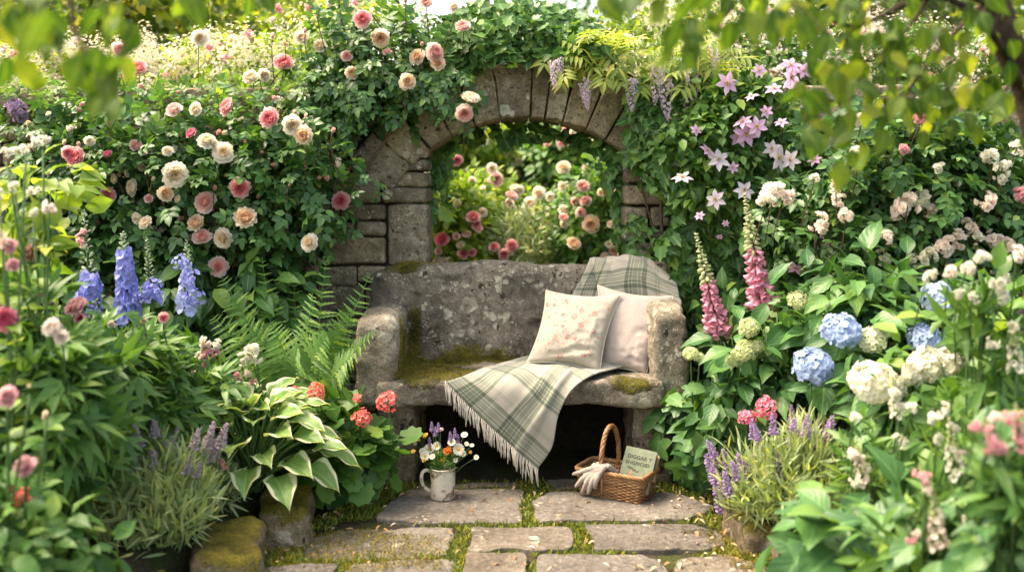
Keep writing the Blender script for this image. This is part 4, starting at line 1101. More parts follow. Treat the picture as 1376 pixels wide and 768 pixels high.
class Bush:
    def __init__(s, name, label, cat, x, y, Y, rx, ry, depth, tpl, size, n, mat, clumps=18, cr=.42, droop=.25, up=.6, group=None, seed=0, front=True, stems=True, base=None,
                 lo=.5, stem_r=.006, stem_mat='stem', bare=False, fol='foliage', facing=.5):
        r = np.random.default_rng(seed * 13 + 5); c = P(x, y, Y); R = np.array([rx * Y / F, depth, ry * Y / F])
        s.c, s.R, s.Y = c, R, Y
        bz = soil_z(c[0], Y) if base is None else base
        s.base = np.array([c[0], Y + (.0 if not front else depth * .3), bz])
        s.root = thing(name, label, cat, s.base, group)
        s.fm, s.sm, s.mat, s.fol, s.stem_mat = Defer(), MB(), mat, fol, stem_mat
        u = unit(r.normal(size=(clumps, 3)))
        if front: u[:, 1] = np.where(u[:, 1] > .25, -u[:, 1], u[:, 1])
        cc = u * R * (lo + (.86 - lo) * r.random((clumps, 1)) ** .6)
        cs = R.min() * cr * 1.3 * (.6 + .8 * r.random(clumps))
        cs = np.maximum(cs, R.max() * .16)
        k = r.integers(0, clumps, n); v = unit(r.normal(size=(n, 3))); rad_ = r.random(n) ** .45
        p = cc[k] + v * (cs[k] * rad_)[:, None] * np.array([1.15, .9, .95])
        out = unit(v * .7 + p / R * .6)
        p = p + c; ok = p[:, 2] > bz + .01; p, out = p[ok], out[ok]; n = len(p)
        d = out * .7 + r.normal(size=(n, 3)) * .45 - [0, 0, droop]
        nn = out * .6 + np.array([0, -facing * .5, up]) + r.normal(size=(n, 3)) * .3
        s.fm.add(tpl, frames(d, nn), p, size * (.6 + .7 * r.random(n)))
        if stems:
            for i in range(min(clumps, 26)):
                e = c + cc[i]; q = s.base + [r.normal() * R[0] * .15, r.normal() * .04, 0]
                mid = (q + e) / 2 + [(q - e)[0] * .15, 0, .12 * R[2]]
                s.sm.tube(curve([q, mid, e], 8), np.linspace(stem_r, stem_r * .4, 8), 5)
    def bloom(s, x, y, key, px, Y=None, face=(0, -1, .35), nm='bloom', spread=.3, stalk=False):
        Y = Y or s.Y - s.R[1] * .95; p = P(x, y, Y); f = np.array(face, float) + RNG.normal(size=3) * spread
        put(nm, FL[key], s.root, p, face_frames(f[None])[0], px * Y / F)
        if px > 10 and Y < 5.6: BLOOMS.append((p, px * Y / F * .5, .9))
        if stalk:
            f = unit(f); q = p - f * .03 + [RNG.normal() * .03, .08, -.22]
            s.sm.tube(curve([p - f * .006, p - f * .03 - [0, 0, .05], q], 6), .0028, 5)
    def spike(s, pts, key, width_k=1.0, nm='flower_spike', stem=True):
        """unit spike mapped from pts[0] (bottom of the flowers) to pts[1] (tip)"""
        a, b_ = np.asarray(pts[0]), np.asarray(pts[1]); L = np.linalg.norm(b_ - a)
        R = face_frames((b_ - a)[None])[0]
        put(nm, FL[key], s.root, a, R, L)
        for q in np.linspace(.05, .85, 5): BLOOMS.append((a + (b_ - a) * q, .045, .9))
        if stem:
            q = np.array([a[0] + RNG.normal() * .03 - (b_ - a)[0] * .4, a[1] + .03, s.base[2]]) if len(pts) < 3 else np.asarray(pts[2])
            s.sm.tube(curve([a, a - (b_ - a) * .25, q], 9), np.linspace(.0045, .007, 9), 6)
    def leafset(s, tpl, p, d, nn, size, mat, name='foliage'):
        m = MB(); m.add(tpl, frames(d, nn), p, size); return m.build(name, M[mat], s.root)
    def done(s):
        PEND.append(s)
        return s.root

def inpoly_px(poly, n, r):
    poly = np.array(poly, float); lo, hi = poly.min(0), poly.max(0); out = []
    tot = 0
    while tot < n:
        q = lo + (hi - lo) * r.random((n * 2, 2)); q = q[inside(poly, q)]; out.append(q); tot += len(q)
    return np.vstack(out)[:n]

def curtain(b_, poly, Y, thick, tpl, size, n, seed=0, gap=-.55, down=.9, freq=5, up=.35):
    """leaves over a wall face, added to a Bush's foliage"""
    r = np.random.default_rng(seed); q = inpoly_px(poly, n, r)
    w = np.column_stack([q / 60., np.full(n, seed * 1.0)]); nz = fbm(w, seed, 3); keep = nz > gap; q, nz = q[keep], nz[keep]; n = len(q)
    Yv = Y - thick * (.5 + .8 * nz + .5 * r.random(n)).clip(0, 1.6)
    p = np.stack([(q[:, 0] - 688) / F * Yv, Yv, CAMH - (q[:, 1] - HZ) / F * Yv], -1)
    d = np.array([0, -.35, -down]) + r.normal(size=(n, 3)) * [.8, .35, .6]
    nn = np.array([0, -1, up]) + r.normal(size=(n, 3)) * .5
    b_.fm.add(tpl, frames(d, nn), p, size * (.55 + .75 * r.random(n)))

def empty_bush(name, label, cat, base, mat, group=None):
    s = Bush.__new__(Bush); s.base = np.asarray(base, float); s.root = thing(name, label, cat, s.base, group); s.fm, s.sm, s.mat, s.fol, s.stem_mat = Defer(), MB(), mat, 'foliage', 'stem'
    s.Y = base[1]; s.R = np.array([.1, .05, .1]); s.c = s.base; return s

# ------------------------------------------------------------------ trees and shrubs beyond the wall
def tree(label, X, Y, h, cw, n, mat, seed, cz=.55, leafk=.13, gaps=26, low=.0, group='trees beyond the garden wall', trunk_r=.14):
    r = np.random.default_rng(seed); root = thing('tree', label, 'tree', (X, Y, 0), group)
    tm = MB(); tm.tube(curve([(X, Y, -.1), (X + r.normal() * .15, Y, h * .35), (X + r.normal() * .3, Y, h * .8)], 12), np.linspace(trunk_r, trunk_r * .35, 12), 9)
    cc = []
    for i in range(gaps):
        u = unit(r.normal(size=3)); e = np.array([X, Y, h * cz]) + u * np.array([cw, cw, h * (1 - cz) * .95]) * r.uniform(.45, 1)
        e[2] = max(e[2], low); cc.append(e)
        a = np.array([X, Y, min(h * .75, max(.8, e[2] - r.uniform(.3, 1.0)))])
        tm.tube(curve([a, (a + e) / 2 + [0, 0, .15], e], 7), np.linspace(trunk_r * .35, .012, 7), 5)
    tm.build('trunk', M['bark'], root); cc = np.array(cc)
    k = r.integers(0, gaps, n); v = unit(r.normal(size=(n, 3))); s = cw * .36 * (.7 + .6 * r.random(gaps))
    p = cc[k] + v * (s[k] * r.random(n) ** .5)[:, None] * [1, 1, .75]
    m = MB(); m.add(BGL, frames(v + r.normal(size=(n, 3)) * .6 - [0, 0, .4], r.normal(size=(n, 3)) + [0, 0, .8]), p, leafk * (.6 + .8 * r.random(n)))
    m.build('crown', M[mat], root)
tree('broad dark green tree far behind the left hedge', -4.4, 11.0, 4.4, 1.8, 11000, 'tree_leaf', 1, .55)
tree('tall loose tree behind the left hedge with sunlit gaps', -3.6, 13.8, 5.0, 1.5, 5000, 'tree_leaf', 2, .55)
tree('slim tree left of the bright gap above the arch', -7.6, 16.5, 6.0, 2.2, 8000, 'pine_leaf', 3, .5)
tree('sunlit tree beyond the garden right of the arch', 2.9, 14.5, 5.2, 1.7, 7000, 'tree_leaf', 4, .52)
tree('dense dark tree far behind the clematis', 4.4, 12.0, 4.6, 1.9, 11000, 'pine_leaf', 5, .5)
tree('broad tree behind the right corner of the garden', 7.0, 14.0, 5.4, 2.2, 8000, 'tree_leaf', 6, .5)
tree('distant pale tree in the bright gap above the arch', -.6, 24., 6.0, 2.4, 6000, 'tree_leaf', 7, .5, .16)
tree('distant dark tree at the end of the garden, behind the arch', 1.6, 21., 6.0, 2.2, 7000, 'pine_leaf', 8, .48, .16)
tree('tallest background tree, behind the left hedge', -4.6, 20., 6.6, 2.2, 7000, 'tree_leaf', 9, .55, .16)
tree('far tree on the left edge of the garden', -11., 22., 7.5, 3.0, 8000, 'tree_leaf', 10, .5, .18)
tree('far tree on the right edge of the garden', 11., 22., 7.5, 3.0, 8000, 'pine_leaf', 11, .5, .18)
def hedge(x0, x1, Y, h, n, mat, label, seed):
    r = np.random.default_rng(seed); root = thing('hedge', label, 'hedge', ((x0 + x1) / 2, Y, 0))
    p = np.column_stack([r.uniform(x0, x1, n), Y + r.uniform(-.5, .5, n), r.random(n) * h]); p[:, 2] *= 1 + .18 * fbm(np.column_stack([p[:, 0] * .8, p[:, 1], 0 * p[:, 0]]), seed)
    m = MB(); m.add(BGL, frames(r.normal(size=(n, 3)), r.normal(size=(n, 3)) + [0, -.5, .6]), p, .17 * (.6 + .8 * r.random(n))); m.build('foliage', M[mat], root)
    m = MB()
    for xx in np.arange(x0 + .5, x1, 1.0): m.tube(curve([(xx, Y, -.05), (xx + .05, Y, h * .4), (xx, Y, h * .8)], 6), np.linspace(.05, .02, 6), 6)
    m.build('stems', M['bark'], root)
hedge(-9, -3.0, 9.6, 2.7, 13000, 'tree_leaf', 'clipped green hedge far behind the left roses', 21)
hedge(1.6, 9, 9.8, 2.7, 13000, 'pine_leaf', 'dark green hedge far behind the right roses', 22)
hedge(-2.4, 2.8, 17.5, 2.6, 7000, 'pine_leaf', 'low hedge closing the far end of the garden', 23)

def flowering(label, x, y, Y, rx, ry, depth, n, fl, nfl, mat='bright_leaf', fmat='spirea', size=.05, flsize=.018, seed=0, group='flowering shrubs behind the wall', cat='shrub', sprays=40, tpl=None, name='flowering_shrub'):
    b_ = Bush(name, label, cat, x, y, Y, rx, ry, depth, tpl or OV, size, n, mat, 30, .4, .1, .8, group, seed, False, base=0)
    r = np.random.default_rng(seed + 99)
    # panicles of tiny flowers standing out of the crown
    u = unit(r.normal(size=(sprays, 3)) + [0, -.45, .55]); c = b_.c + u * b_.R * r.uniform(.85, 1.12, (sprays, 1))
    k = r.integers(0, sprays, nfl); v = r.normal(size=(nfl, 3)) * [.035, .035, .055]
    p = c[k] + v * [1.2, 1.2, 1.3]
    m = MB(); m.add(F5S, face_frames(v * 12 + u[k] + r.normal(size=(nfl, 3)) * .4), p, flsize * (.7 + .6 * r.random(nfl)))
    o = m.build('blossom', M[fmat], b_.root); tag(o, kind='stuff')
    for i in range(26):
        k_ = r.integers(0, sprays); put('flower_head', FL['cluster_%s%d' % (('blush', 'pink', 'white')[i % 3], i % 2)], b_.root, c[k_] + r.normal(size=3) * [.1, .06, .06] + [0, -.05, .04], face_frames(np.array([[0, -.8, .5]]) + r.normal(size=(1, 3)) * .4)[0], r.uniform(.05, .11))
    for i in range(sprays): b_.sm.tube(curve([b_.c + u[i] * b_.R * .5, c[i] + [0, 0, -.06]], 4), .003, 4)
    return b_
F5S = join([petal(k * 1.2566, .03, rad(78), .46, .5, .3, .5, 2, 2) for k in range(5)])
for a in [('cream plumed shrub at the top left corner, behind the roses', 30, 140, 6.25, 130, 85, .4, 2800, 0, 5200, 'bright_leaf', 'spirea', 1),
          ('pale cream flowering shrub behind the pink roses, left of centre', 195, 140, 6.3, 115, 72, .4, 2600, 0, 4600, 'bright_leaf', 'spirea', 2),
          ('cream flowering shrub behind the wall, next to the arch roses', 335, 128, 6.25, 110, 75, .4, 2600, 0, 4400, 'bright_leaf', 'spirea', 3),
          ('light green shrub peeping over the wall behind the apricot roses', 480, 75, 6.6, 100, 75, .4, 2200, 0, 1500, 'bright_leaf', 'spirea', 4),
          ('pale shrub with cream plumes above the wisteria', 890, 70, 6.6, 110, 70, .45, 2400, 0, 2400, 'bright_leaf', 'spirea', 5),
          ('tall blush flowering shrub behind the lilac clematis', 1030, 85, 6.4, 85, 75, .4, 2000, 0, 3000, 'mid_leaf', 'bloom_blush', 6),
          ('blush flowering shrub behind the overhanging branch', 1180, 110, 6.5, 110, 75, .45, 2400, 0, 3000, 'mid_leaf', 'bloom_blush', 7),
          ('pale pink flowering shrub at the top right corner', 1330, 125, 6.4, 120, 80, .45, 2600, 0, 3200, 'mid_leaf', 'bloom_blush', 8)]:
    flowering(a[0], *a[1:7], a[7], a[8], a[9], a[10], a[11], seed=a[12]).done()

# the garden seen through the arch
def bg_rose(label, x, y, Y, rx, ry, depth, n, mat, blooms, seed, size=.07, auto=0, colors=('cream',), bpx=(13, 22)):
    b_ = Bush('rose_bush', label, 'rose bush', x, y, Y, rx, ry, depth, OV, size, n, mat, 26, .4, .15, .7, 'rose bushes behind the arch', seed, False, base=0, stem_mat='cane')
    for (bx, by, key, px) in blooms: b_.bloom(bx, by, key, px, Y - depth * .95, (0, -1, .3))
    r = random.Random(seed)
    for i in range(auto):
        a = r.uniform(0, 6.28); q = r.random() ** .5
        b_.bloom(x + math.cos(a) * rx * q, y + math.sin(a) * ry * q, f'rose_{r.choice(colors)}{r.randint(0, 2)}', r.uniform(*bpx), Y - depth * (1.02 - .3 * q), (0, -1, .4))
    b_.done()
bg_rose('rose bush with magenta blooms just behind the arch, at its left side', 606, 312, 6.9, 62, 72, .35, 3000, 'bright_leaf',
        [(594, 322, 'rose_deep0', 26), (636, 293, 'rose_pink2', 25), (641, 306, 'rose_soft0', 20), (688, 330, 'rose_pink1', 22), (677, 341, 'rose_pink1', 19), (622, 341, 'rose_pink0', 19), (634, 339, 'rose_pink2', 16), (664, 332, 'rose_pink1', 18), (615, 216, 'rose_pink2', 20), (606, 222, 'rose_deep1', 12), (640, 300, 'rose_pink1', 16)], 31, auto=16, colors=('cream', 'soft', 'cream'), bpx=(12, 19))
bg_rose('rose bush with blush and apricot blooms behind the arch, at its right side', 808, 300, 6.9, 60, 78, .35, 2600, 'mid_leaf',
        [(794, 301, 'rose_apricot0', 30), (770, 328, 'rose_apricot1', 26), (787, 270, 'rose_soft0', 20), (783, 250, 'rose_soft1', 22), (757, 225, 'rose_cream0', 24), (757, 293, 'rose_soft2', 18), (780, 285, 'rose_soft0', 18), (808, 259, 'rose_apricot2', 16)], 32, auto=14, colors=('cream', 'soft'), bpx=(13, 20))
bg_rose('rose bush covered in pale pink blooms in the middle distance behind the arch', 655, 285, 8.4, 58, 48, .5, 2400, 'bright_leaf',
        [(666, 241, 'rose_soft0', 26), (687, 264, 'rose_soft1', 22), (661, 226, 'rose_cream0', 18)], 33, auto=24, colors=('cream', 'cream', 'soft'), bpx=(12, 19))
bg_rose('rose bush with cream and soft pink blooms in the middle of the arch view', 742, 300, 8.2, 46, 42, .5, 2000, 'mid_leaf',
        [(724, 259, 'rose_cream0', 22), (712, 273, 'rose_cream1', 22), (735, 286, 'rose_soft0', 21), (716, 294, 'rose_cream2', 20), (737, 301, 'rose_pink0', 15), (750, 300, 'rose_soft1', 15), (757, 250, 'rose_cream0', 19)], 34, auto=16, colors=('cream', 'soft'), bpx=(12, 18))
bg_rose('tall rambling rose thick with white blooms at the far end of the arch view', 695, 205, 11.5, 75, 60, .7, 5200, 'pine_leaf', [], 35, .12, auto=60, colors=('cream', 'cream', 'soft'), bpx=(12, 20))
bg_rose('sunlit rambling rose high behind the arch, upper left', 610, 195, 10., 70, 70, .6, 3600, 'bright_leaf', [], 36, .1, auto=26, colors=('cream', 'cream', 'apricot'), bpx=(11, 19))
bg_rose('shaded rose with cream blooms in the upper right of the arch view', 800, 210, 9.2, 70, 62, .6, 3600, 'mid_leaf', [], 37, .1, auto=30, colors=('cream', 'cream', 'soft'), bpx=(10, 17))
s_ = Bush('silver_plant', 'silvery blue-grey leaved plant low in the middle of the arch view', 'plant', 715, 328, 7.0, 52, 42, .3, LAN, .07, 1600, 'silver_leaf', 22, .4, -.5, .3, None, 38, False, base=0); s_.done()

# ------------------------------------------------------------------ left border
RL = 'climbing roses on the wall'
ra = Bush('climbing_rose', 'climbing rose with pink, cream and apricot blooms covering the wall left of the arch', 'climbing rose', 255, 250, 5.08, 235, 128, .32, ROSEL, .115, 2900, 'rose_leaf', 44, .5, .3, .7, RL, 1, stem_mat='cane', stem_r=.009)
for x, y, c, px in [(103, 212, 'pink', 36), (92, 206, 'pink', 24), (143, 262, 'pink', 28), (235, 235, 'cream', 36), (180, 252, 'cream', 30), (200, 267, 'soft', 15), (222, 261, 'apricot', 26), (276, 272, 'soft', 34), (322, 253, 'pink', 32), (330, 294, 'apricot', 36),
                    (265, 300, 'apricot', 27), (272, 320, 'soft', 32), (300, 320, 'cream', 33), (293, 359, 'soft', 30), (278, 190, 'cream', 28), (300, 205, 'cream', 30), (290, 198, 'cream', 22), (258, 180, 'deep', 19), (182, 196, 'soft', 18), (307, 144, 'pink', 29), (363, 159, 'pink', 30),
                    (392, 168, 'cream', 28), (409, 182, 'apricot', 30), (381, 86, 'pink', 32), (186, 93, 'pink', 29), (160, 68, 'soft', 28), (234, 148, 'soft', 24), (264, 147, 'cream', 20), (338, 105, 'cream', 28), (354, 102, 'cream', 22), (197, 300, 'cream', 22), (186, 293, 'cream', 20),
                    (145, 208, 'deep', 14), (416, 326, 'cream', 28), (120, 190, 'cream', 16), (268, 52, 'cream', 26), (405, 52, 'cream', 22), (225, 203, 'cream', 18), (155, 240, 'cream', 16), (430, 62, 'cream', 20), (240, 268, 'cream', 14)]:
    yy = ra.Y - .30 if y > 120 else 5.3
    ra.bloom(x, y, f'rose_{c}{random.Random(x * y).randint(0, 2)}', px * RNG.uniform(1.0, 1.22), yy + RNG.normal() * .03, (RNG.normal() * .4, -1, .25 + RNG.normal() * .3), spread=.25, stalk=y < 120 or x > 400)
for x, y, c, px in [(288, 255, 'soft', 13), (396, 159 - 6, 'soft', 8), (86, 194, 'cream', 12), (107, 197, 'soft', 12), (447, 178, 'soft', 13), (410, 158, 'cream', 11), (205, 243, 'cream', 12), (388, 250, 'apricot', 8), (366, 52, 'soft', 10), (383, 62, 'soft', 10)]:
    ra.bloom(x, y, 'bud_' + c, px, 4.8 if y > 120 else 5.25, (.2, -.5, .8), 'bud', .2, True)
sp_ = random.Random(3)
for k in range(46):
    a_ = sp_.uniform(0, 6.28); q_ = sp_.random() ** .5; x, y = 235 + math.cos(a_) * 225 * q_, 215 + math.sin(a_) * 105 * q_
    ra.bloom(x, y, sp_.choice(['cluster_white1', 'bud_cream', 'bud_soft', 'rose_cream2', 'cluster_blush1', 'bud_soft']), sp_.uniform(9, 16), 4.84 + .12 * q_, (sp_.gauss(0, .5), -1, .5), 'bud', .4)
def cane(b_, pts, r0=.011, r1=.006): b_.sm.tube(curve([P(*p) for p in pts], 22), np.linspace(r0, r1, 22), 7)
cane(ra, [(395, 520, 5.25), (392, 395, 5.2), (432, 310, 5.22), (448, 272, 5.2)], .009, .005)
cane(ra, [(418, 430, 5.3), (430, 360, 5.28), (405, 330, 5.1), (414, 330, 4.85)], .006, .003)
cane(ra, [(300, 240, 5.2), (360, 120, 5.25), (381, 92, 5.25)], .005, .003)
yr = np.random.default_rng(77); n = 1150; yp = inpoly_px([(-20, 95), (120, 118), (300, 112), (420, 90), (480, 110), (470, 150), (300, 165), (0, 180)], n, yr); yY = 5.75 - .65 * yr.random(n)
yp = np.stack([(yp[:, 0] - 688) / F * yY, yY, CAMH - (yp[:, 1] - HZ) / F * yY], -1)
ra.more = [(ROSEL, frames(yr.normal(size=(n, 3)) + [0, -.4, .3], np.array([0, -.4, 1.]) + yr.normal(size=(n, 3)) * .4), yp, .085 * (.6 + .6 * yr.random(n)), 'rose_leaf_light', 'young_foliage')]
ra.done()

rb = Bush('climbing_rose', 'climbing rose of apricot and blush blooms trained over the left shoulder of the arch', 'climbing rose', 505, 88, 5.45, 118, 78, .34, ROSEL, .11, 900, 'rose_leaf', 22, .45, .35, .7, RL, 2, stems=False, stem_mat='cane')
cane(rb, [(388, 560, 5.28), (398, 400, 5.26), (436, 300, 5.27), (500, 215, 5.28), (545, 150, 5.27), (590, 110, 5.25)], .013, .007)
cane(rb, [(436, 300, 5.28), (470, 225, 5.29), (476, 190, 5.28), (520, 140, 5.27), (530, 70, 5.28), (500, 20, 5.2)], .009, .004)
cane(rb, [(445, 225, 5.28), (500, 165, 5.25), (560, 130, 5.2), (600, 128, 5.15), (628, 132, 5.08)], .007, .003)
cane(rb, [(520, 140, 5.27), (470, 60, 5.25), (455, 0, 5.2), (462, -20, 5.2)], .005, .003)
curtain(rb, [(520, 100), (640, 95), (640, 165), (610, 175), (560, 140), (520, 140)], 5.22, .1, ROSEL, .1, 60, 51, -.9)
curtain(rb, [(430, 110), (520, 120), (480, 190), (430, 230), (400, 200)], 5.22, .14, ROSEL, .1, 70, 52, -.9)
for x, y, c, px in [(487, 26, 'pink', 27), (511, 51, 'apricot', 31), (561, 77, 'apricot', 27), (583, 71, 'soft', 30), (589, 86, 'apricot', 25), (547, 110, 'apricot', 27), (622, 37, 'soft', 26), (632, 134, 'cream', 28), (624, 152, 'soft', 27), (472, 98, 'apricot', 21), (466, 76, 'soft', 20), (458, 270, 'pink', 27),
                    (573, 4, 'soft', 20), (520, 70, 'soft', 14), (610, 10, 'cream', 15)]:
    rb.bloom(x, y, f'rose_{c}{random.Random(x * y + 1).randint(0, 2)}', px * RNG.uniform(1.0, 1.2), 5.06 if 90 < y < 250 else 5.12, stalk=True)
for x, y, c, px in [(500, 50, 'cream', 11), (567, 62, 'soft', 10), (410, 45, 'soft', 10), (446, 178, 'soft', 13), (545, 5, 'soft', 12), (430, 10, 'cream', 9)]:
    rb.bloom(x, y, 'bud_' + c, px, 5.1, (.2, -.5, .8), 'bud', .2, True)
rb.done()

b_ = Bush('dark_shrub', 'dense dark green shrub in the shade behind the blue delphiniums', 'shrub', 190, 420, 4.98, 260, 105, .22, OVL, .12, 1100, 'ivy_leaf', 30, .5, .5, .5, None, 3); b_.done()
curt = Bush('creeper', 'dark green creeper clinging to the wall behind the fern', 'creeper', 395, 330, 5.24, 40, 100, .08, ROSEL, .1, 130, 'rose_leaf', 14, .5, .4, .5, None, 4, stem_mat='cane'); curt.done()

# delphiniums
DG = 'delphiniums in the left border'
def delph(label, x, pts, seed, extra=(), lx=None):
    b_ = Bush('delphinium', label, 'delphinium', lx or x, 520, 4.45, 34, 38, .14, LOBL, .10, 110, 'mid_leaf', 10, .6, .1, .6, DG, seed)
    for (x0, y0, x1, y1, key) in pts: b_.spike((P(x0, y0, 4.4), P(x1, y1, 4.4)), key)
    for (fx, fy, key, px) in extra: b_.bloom(fx, fy, key, px, 4.38, nm='floret_cluster')
    b_.done()
flower('delph_cluster', dome(12, DF, .34, .8, seed=2, jit=.15), ['delph_blue', 'bud_grey', 'bloom_white'])
delph('delphinium with the thickest deep blue spike', 170, [(174, 432, 165, 312, 'delph_full')], 5, [(163, 428, 'delph_cluster', 26), (178, 405, 'delph_cluster', 24)])
delph('delphinium with a loose light blue spike, nearest the fern', 255, [(252, 418, 251, 322, 'delph_open')], 6, [(258, 372, 'delph_cluster', 24), (243, 352, 'delph_cluster', 20), (262, 400, 'delph_cluster', 24)])
delph('delphinium mostly in grey bud, between two blue spikes', 205, [(204, 404, 197, 318, 'delph_bud')], 7, [(193, 396, 'delph_cluster', 20), (208, 384, 'delph_cluster', 22), (216, 396, 'delph_cluster', 12)])
delph('delphinium with a bare upper stem and a low blue tuft', 118, [(121, 402, 113, 282, 'delph_bud')], 8, [(120, 388, 'delph_cluster', 28), (132, 412, 'delph_cluster', 14), (122, 418, 'delph_cluster', 16), (106, 322, 'cluster_pink0', 20), (112, 312, 'cluster_pink1', 14), (113, 330, 'cluster_blush0', 14)])

# fern
fr = thing('fern', 'large green fern at the foot of the wall, left of the stone bench', 'fern', P(400, 535, 4.85) * [1, 1, 0] + [0, 0, .03])
fb = WLOC[fr.name] + [0, 0, .03]
def pinna():
    n = 9; t = np.linspace(0, 1, n); w = .29 * (1 - t) ** .7 + .015; w = w * np.where(np.arange(n) % 2 == 0, 1.0, .45)
    s = np.array([-1, 0, 1]); X = s[None] * w[:, None] / 2; Gd = np.stack([X, np.repeat(t[:, None], 3, 1), -.12 * np.repeat(t[:, None], 3, 1) ** 2 + .2 * np.abs(X)], -1)
    return gridT(Gd)
PIN = pinna()
def frond(tip, base, arch, seed, L=.16, n=30):
    r = np.random.default_rng(seed); tip = np.asarray(tip); mid = base * .45 + tip * .55 + arch
    c = curve([base, base * .75 + mid * .25 + arch * .28, mid, tip], 60); t = np.linspace(.16, .995, n); idx = (t * 59).astype(int)
    p = c[idx]; tg = unit(np.gradient(c, axis=0))[idx]
    view = unit(np.array([0, -1, .55]) + r.normal(size=3) * .35); side = unit(np.cross(tg, view)); m = MB()
    ln = L * np.sin(np.clip(math.pi * (1 - t) * .9 + .12, 0, math.pi)) ** .75 * np.where(t < .25, .75, 1) * (1.05 - .35 * t)
    for sg in (-1, 1):
        d = side * sg + tg * .38 + r.normal(size=(n, 3)) * .05 - [0, 0, .12]
        m.add(PIN, frames(d, np.tile(view, (n, 1)) + r.normal(size=(n, 3)) * .12), p, ln)
    m.tube(c, np.linspace(.0045, .0012, 60), 5); o = m.build('frond', M['fern_leaf'], fr)
for k, (x, y, Y, az) in enumerate([(352, 352, 4.8, .05), (438, 356, 4.85, .06), (298, 378, 4.7, .10), (497, 374, 4.78, .08), (325, 430, 4.55, .14), (286, 430, 4.6, .12), (395, 380, 4.9, .05), (470, 420, 4.62, .10), (420, 400, 4.6, .06), (505, 450, 4.55, .10), (365, 440, 4.5, .12), (440, 455, 4.45, .13), (310, 480, 4.5, .12), (400, 470, 4.42, .12), (475, 480, 4.5, .1)]):
    frond(P(x, y - 6, Y - .05), fb + [RNG.normal() * .03, RNG.normal() * .03, 0], np.array([0, -.02, az]), k + 40, .15 + .02 * (k % 3))

# pale phlox
for k, (label, x, y, heads) in enumerate([('phlox with two loose heads of pale blush flowers, left of the white one', 280, 500, [(276, 458, 'blush0', 26), (283, 472, 'pink0', 28), (270, 480, 'blush1', 22), (290, 462, 'white1', 20), (276, 492, 'pink1', 16), (262, 500, 'blush1', 14)]),
                                           ('phlox with white heads under the left fern fronds', 333, 505, [(338, 470, 'white0', 30), (326, 482, 'white1', 24), (345, 482, 'white1', 20), (333, 500, 'blush0', 18), (320, 505, 'pink1', 16), (340, 515, 'pink0', 16)])]):
    b_ = Bush('phlox', label, 'phlox', x, y + 60, 4.35, 32, 50, .12, LAN, .08, 160, 'mid_leaf', 10, .5, .1, .5, 'pale phlox in the left border', 60 + k)
    for hx, hy, c, px in heads: b_.bloom(hx, hy, 'cluster_' + c, px, 4.28, stalk=True, nm='flower_head')
    b_.done()

# peonies and leafy clumps
PG = 'peonies in the left border'
b_ = Bush('peony', 'peony clump at the left edge with one large deep pink bloom', 'peony', 40, 520, 3.35, 120, 115, .32, PEOL, .115, 1500, 'mid_leaf', 44, .42, -.1, .7, PG, 71)
for x, y, k, px in [(9, 428, 'peony_deep', 42), (12, 330, 'peony_pink', 26), (18, 356, 'peony_pink', 22), (70, 440, 'peony_soft', 30), (82, 452, 'peony_soft', 24)]: b_.bloom(x, y, k, px, 3.0, stalk=True)
b_.done()
b_ = Bush('peony', 'peony with several mid pink blooms below the delphiniums', 'peony', 150, 520, 3.95, 120, 85, .3, PEOL, .115, 1600, 'mid_leaf', 44, .42, -.1, .7, PG, 72)
for x, y, k, px in [(103, 412, 'peony_pink', 36), (41, 340, 'peony_pink', 28), (108, 428, 'peony_deep', 18), (65, 398, 'peony_pink', 26), (75, 438, 'peony_soft', 30), (220, 427, 'rose_pink2', 19), (193, 430, 'rose_pink2', 10), (150, 395 + 40, 'peony_soft', 14)]: b_.bloom(x, y, k, px, 3.72, stalk=True)
b_.done()
b_ = Bush('leafy_perennial', 'bright green leafy perennial without flowers between the peony and the hosta', 'perennial', 225, 525, 4.2, 85, 50, .22, PEOL, .10, 900, 'mid_leaf', 24, .5, -.1, .7, None, 73); b_.done()
b_ = Bush('leafy_perennial', 'dark green leafy perennial behind the left lavender', 'perennial', 70, 610, 3.75, 110, 75, .25, PEOL, .12, 800, 'mid_leaf', 26, .45, .1, .7, None, 74); b_.done()

# hosta
ho = thing('hosta', 'variegated hosta with cream-edged leaves, in front of the red geranium', 'hosta', P(340, 650, 4.2) * [1, 1, 0] + [0, 0, .08]); hb = WLOC[ho.name] + [0, 0, .05]
hsm = MB()
for k in range(66):
    t = (k + .5) / 66; a = k * GOLD; el = 1.25 - 1.15 * t + RNG.normal() * .08
    rr_ = .06 + .27 * t ** .8 + RNG.normal() * .015
    hp_ = hb + [math.cos(a) * rr_ * .95, math.sin(a) * rr_ * .75, .10 + .31 * math.sin(max(.1, el)) * (1 - .25 * t)]
    q = curve([hb + [RNG.normal() * .02, RNG.normal() * .02, 0], (hb + hp_) / 2 + [0, 0, .04], hp_], 8); hsm.tube(q, np.linspace(.006, .004, 8), 5)
    d = np.array([math.cos(a), math.sin(a) * .9, .75 - .95 * t + RNG.normal() * .15]); nn_ = np.array([math.cos(a) * .25, math.sin(a) * .25 - .25, 1.0]) + RNG.normal(size=3) * .1
    m = MB(); m.add(HOS, frames(d[None], nn_[None]), hp_[None], RNG.uniform(.15, .21) * (.8 + .25 * t)); m.build('leaf', M['hosta_leaf'], ho)
hsm.build('leaf_stalks', M['stem'], ho)

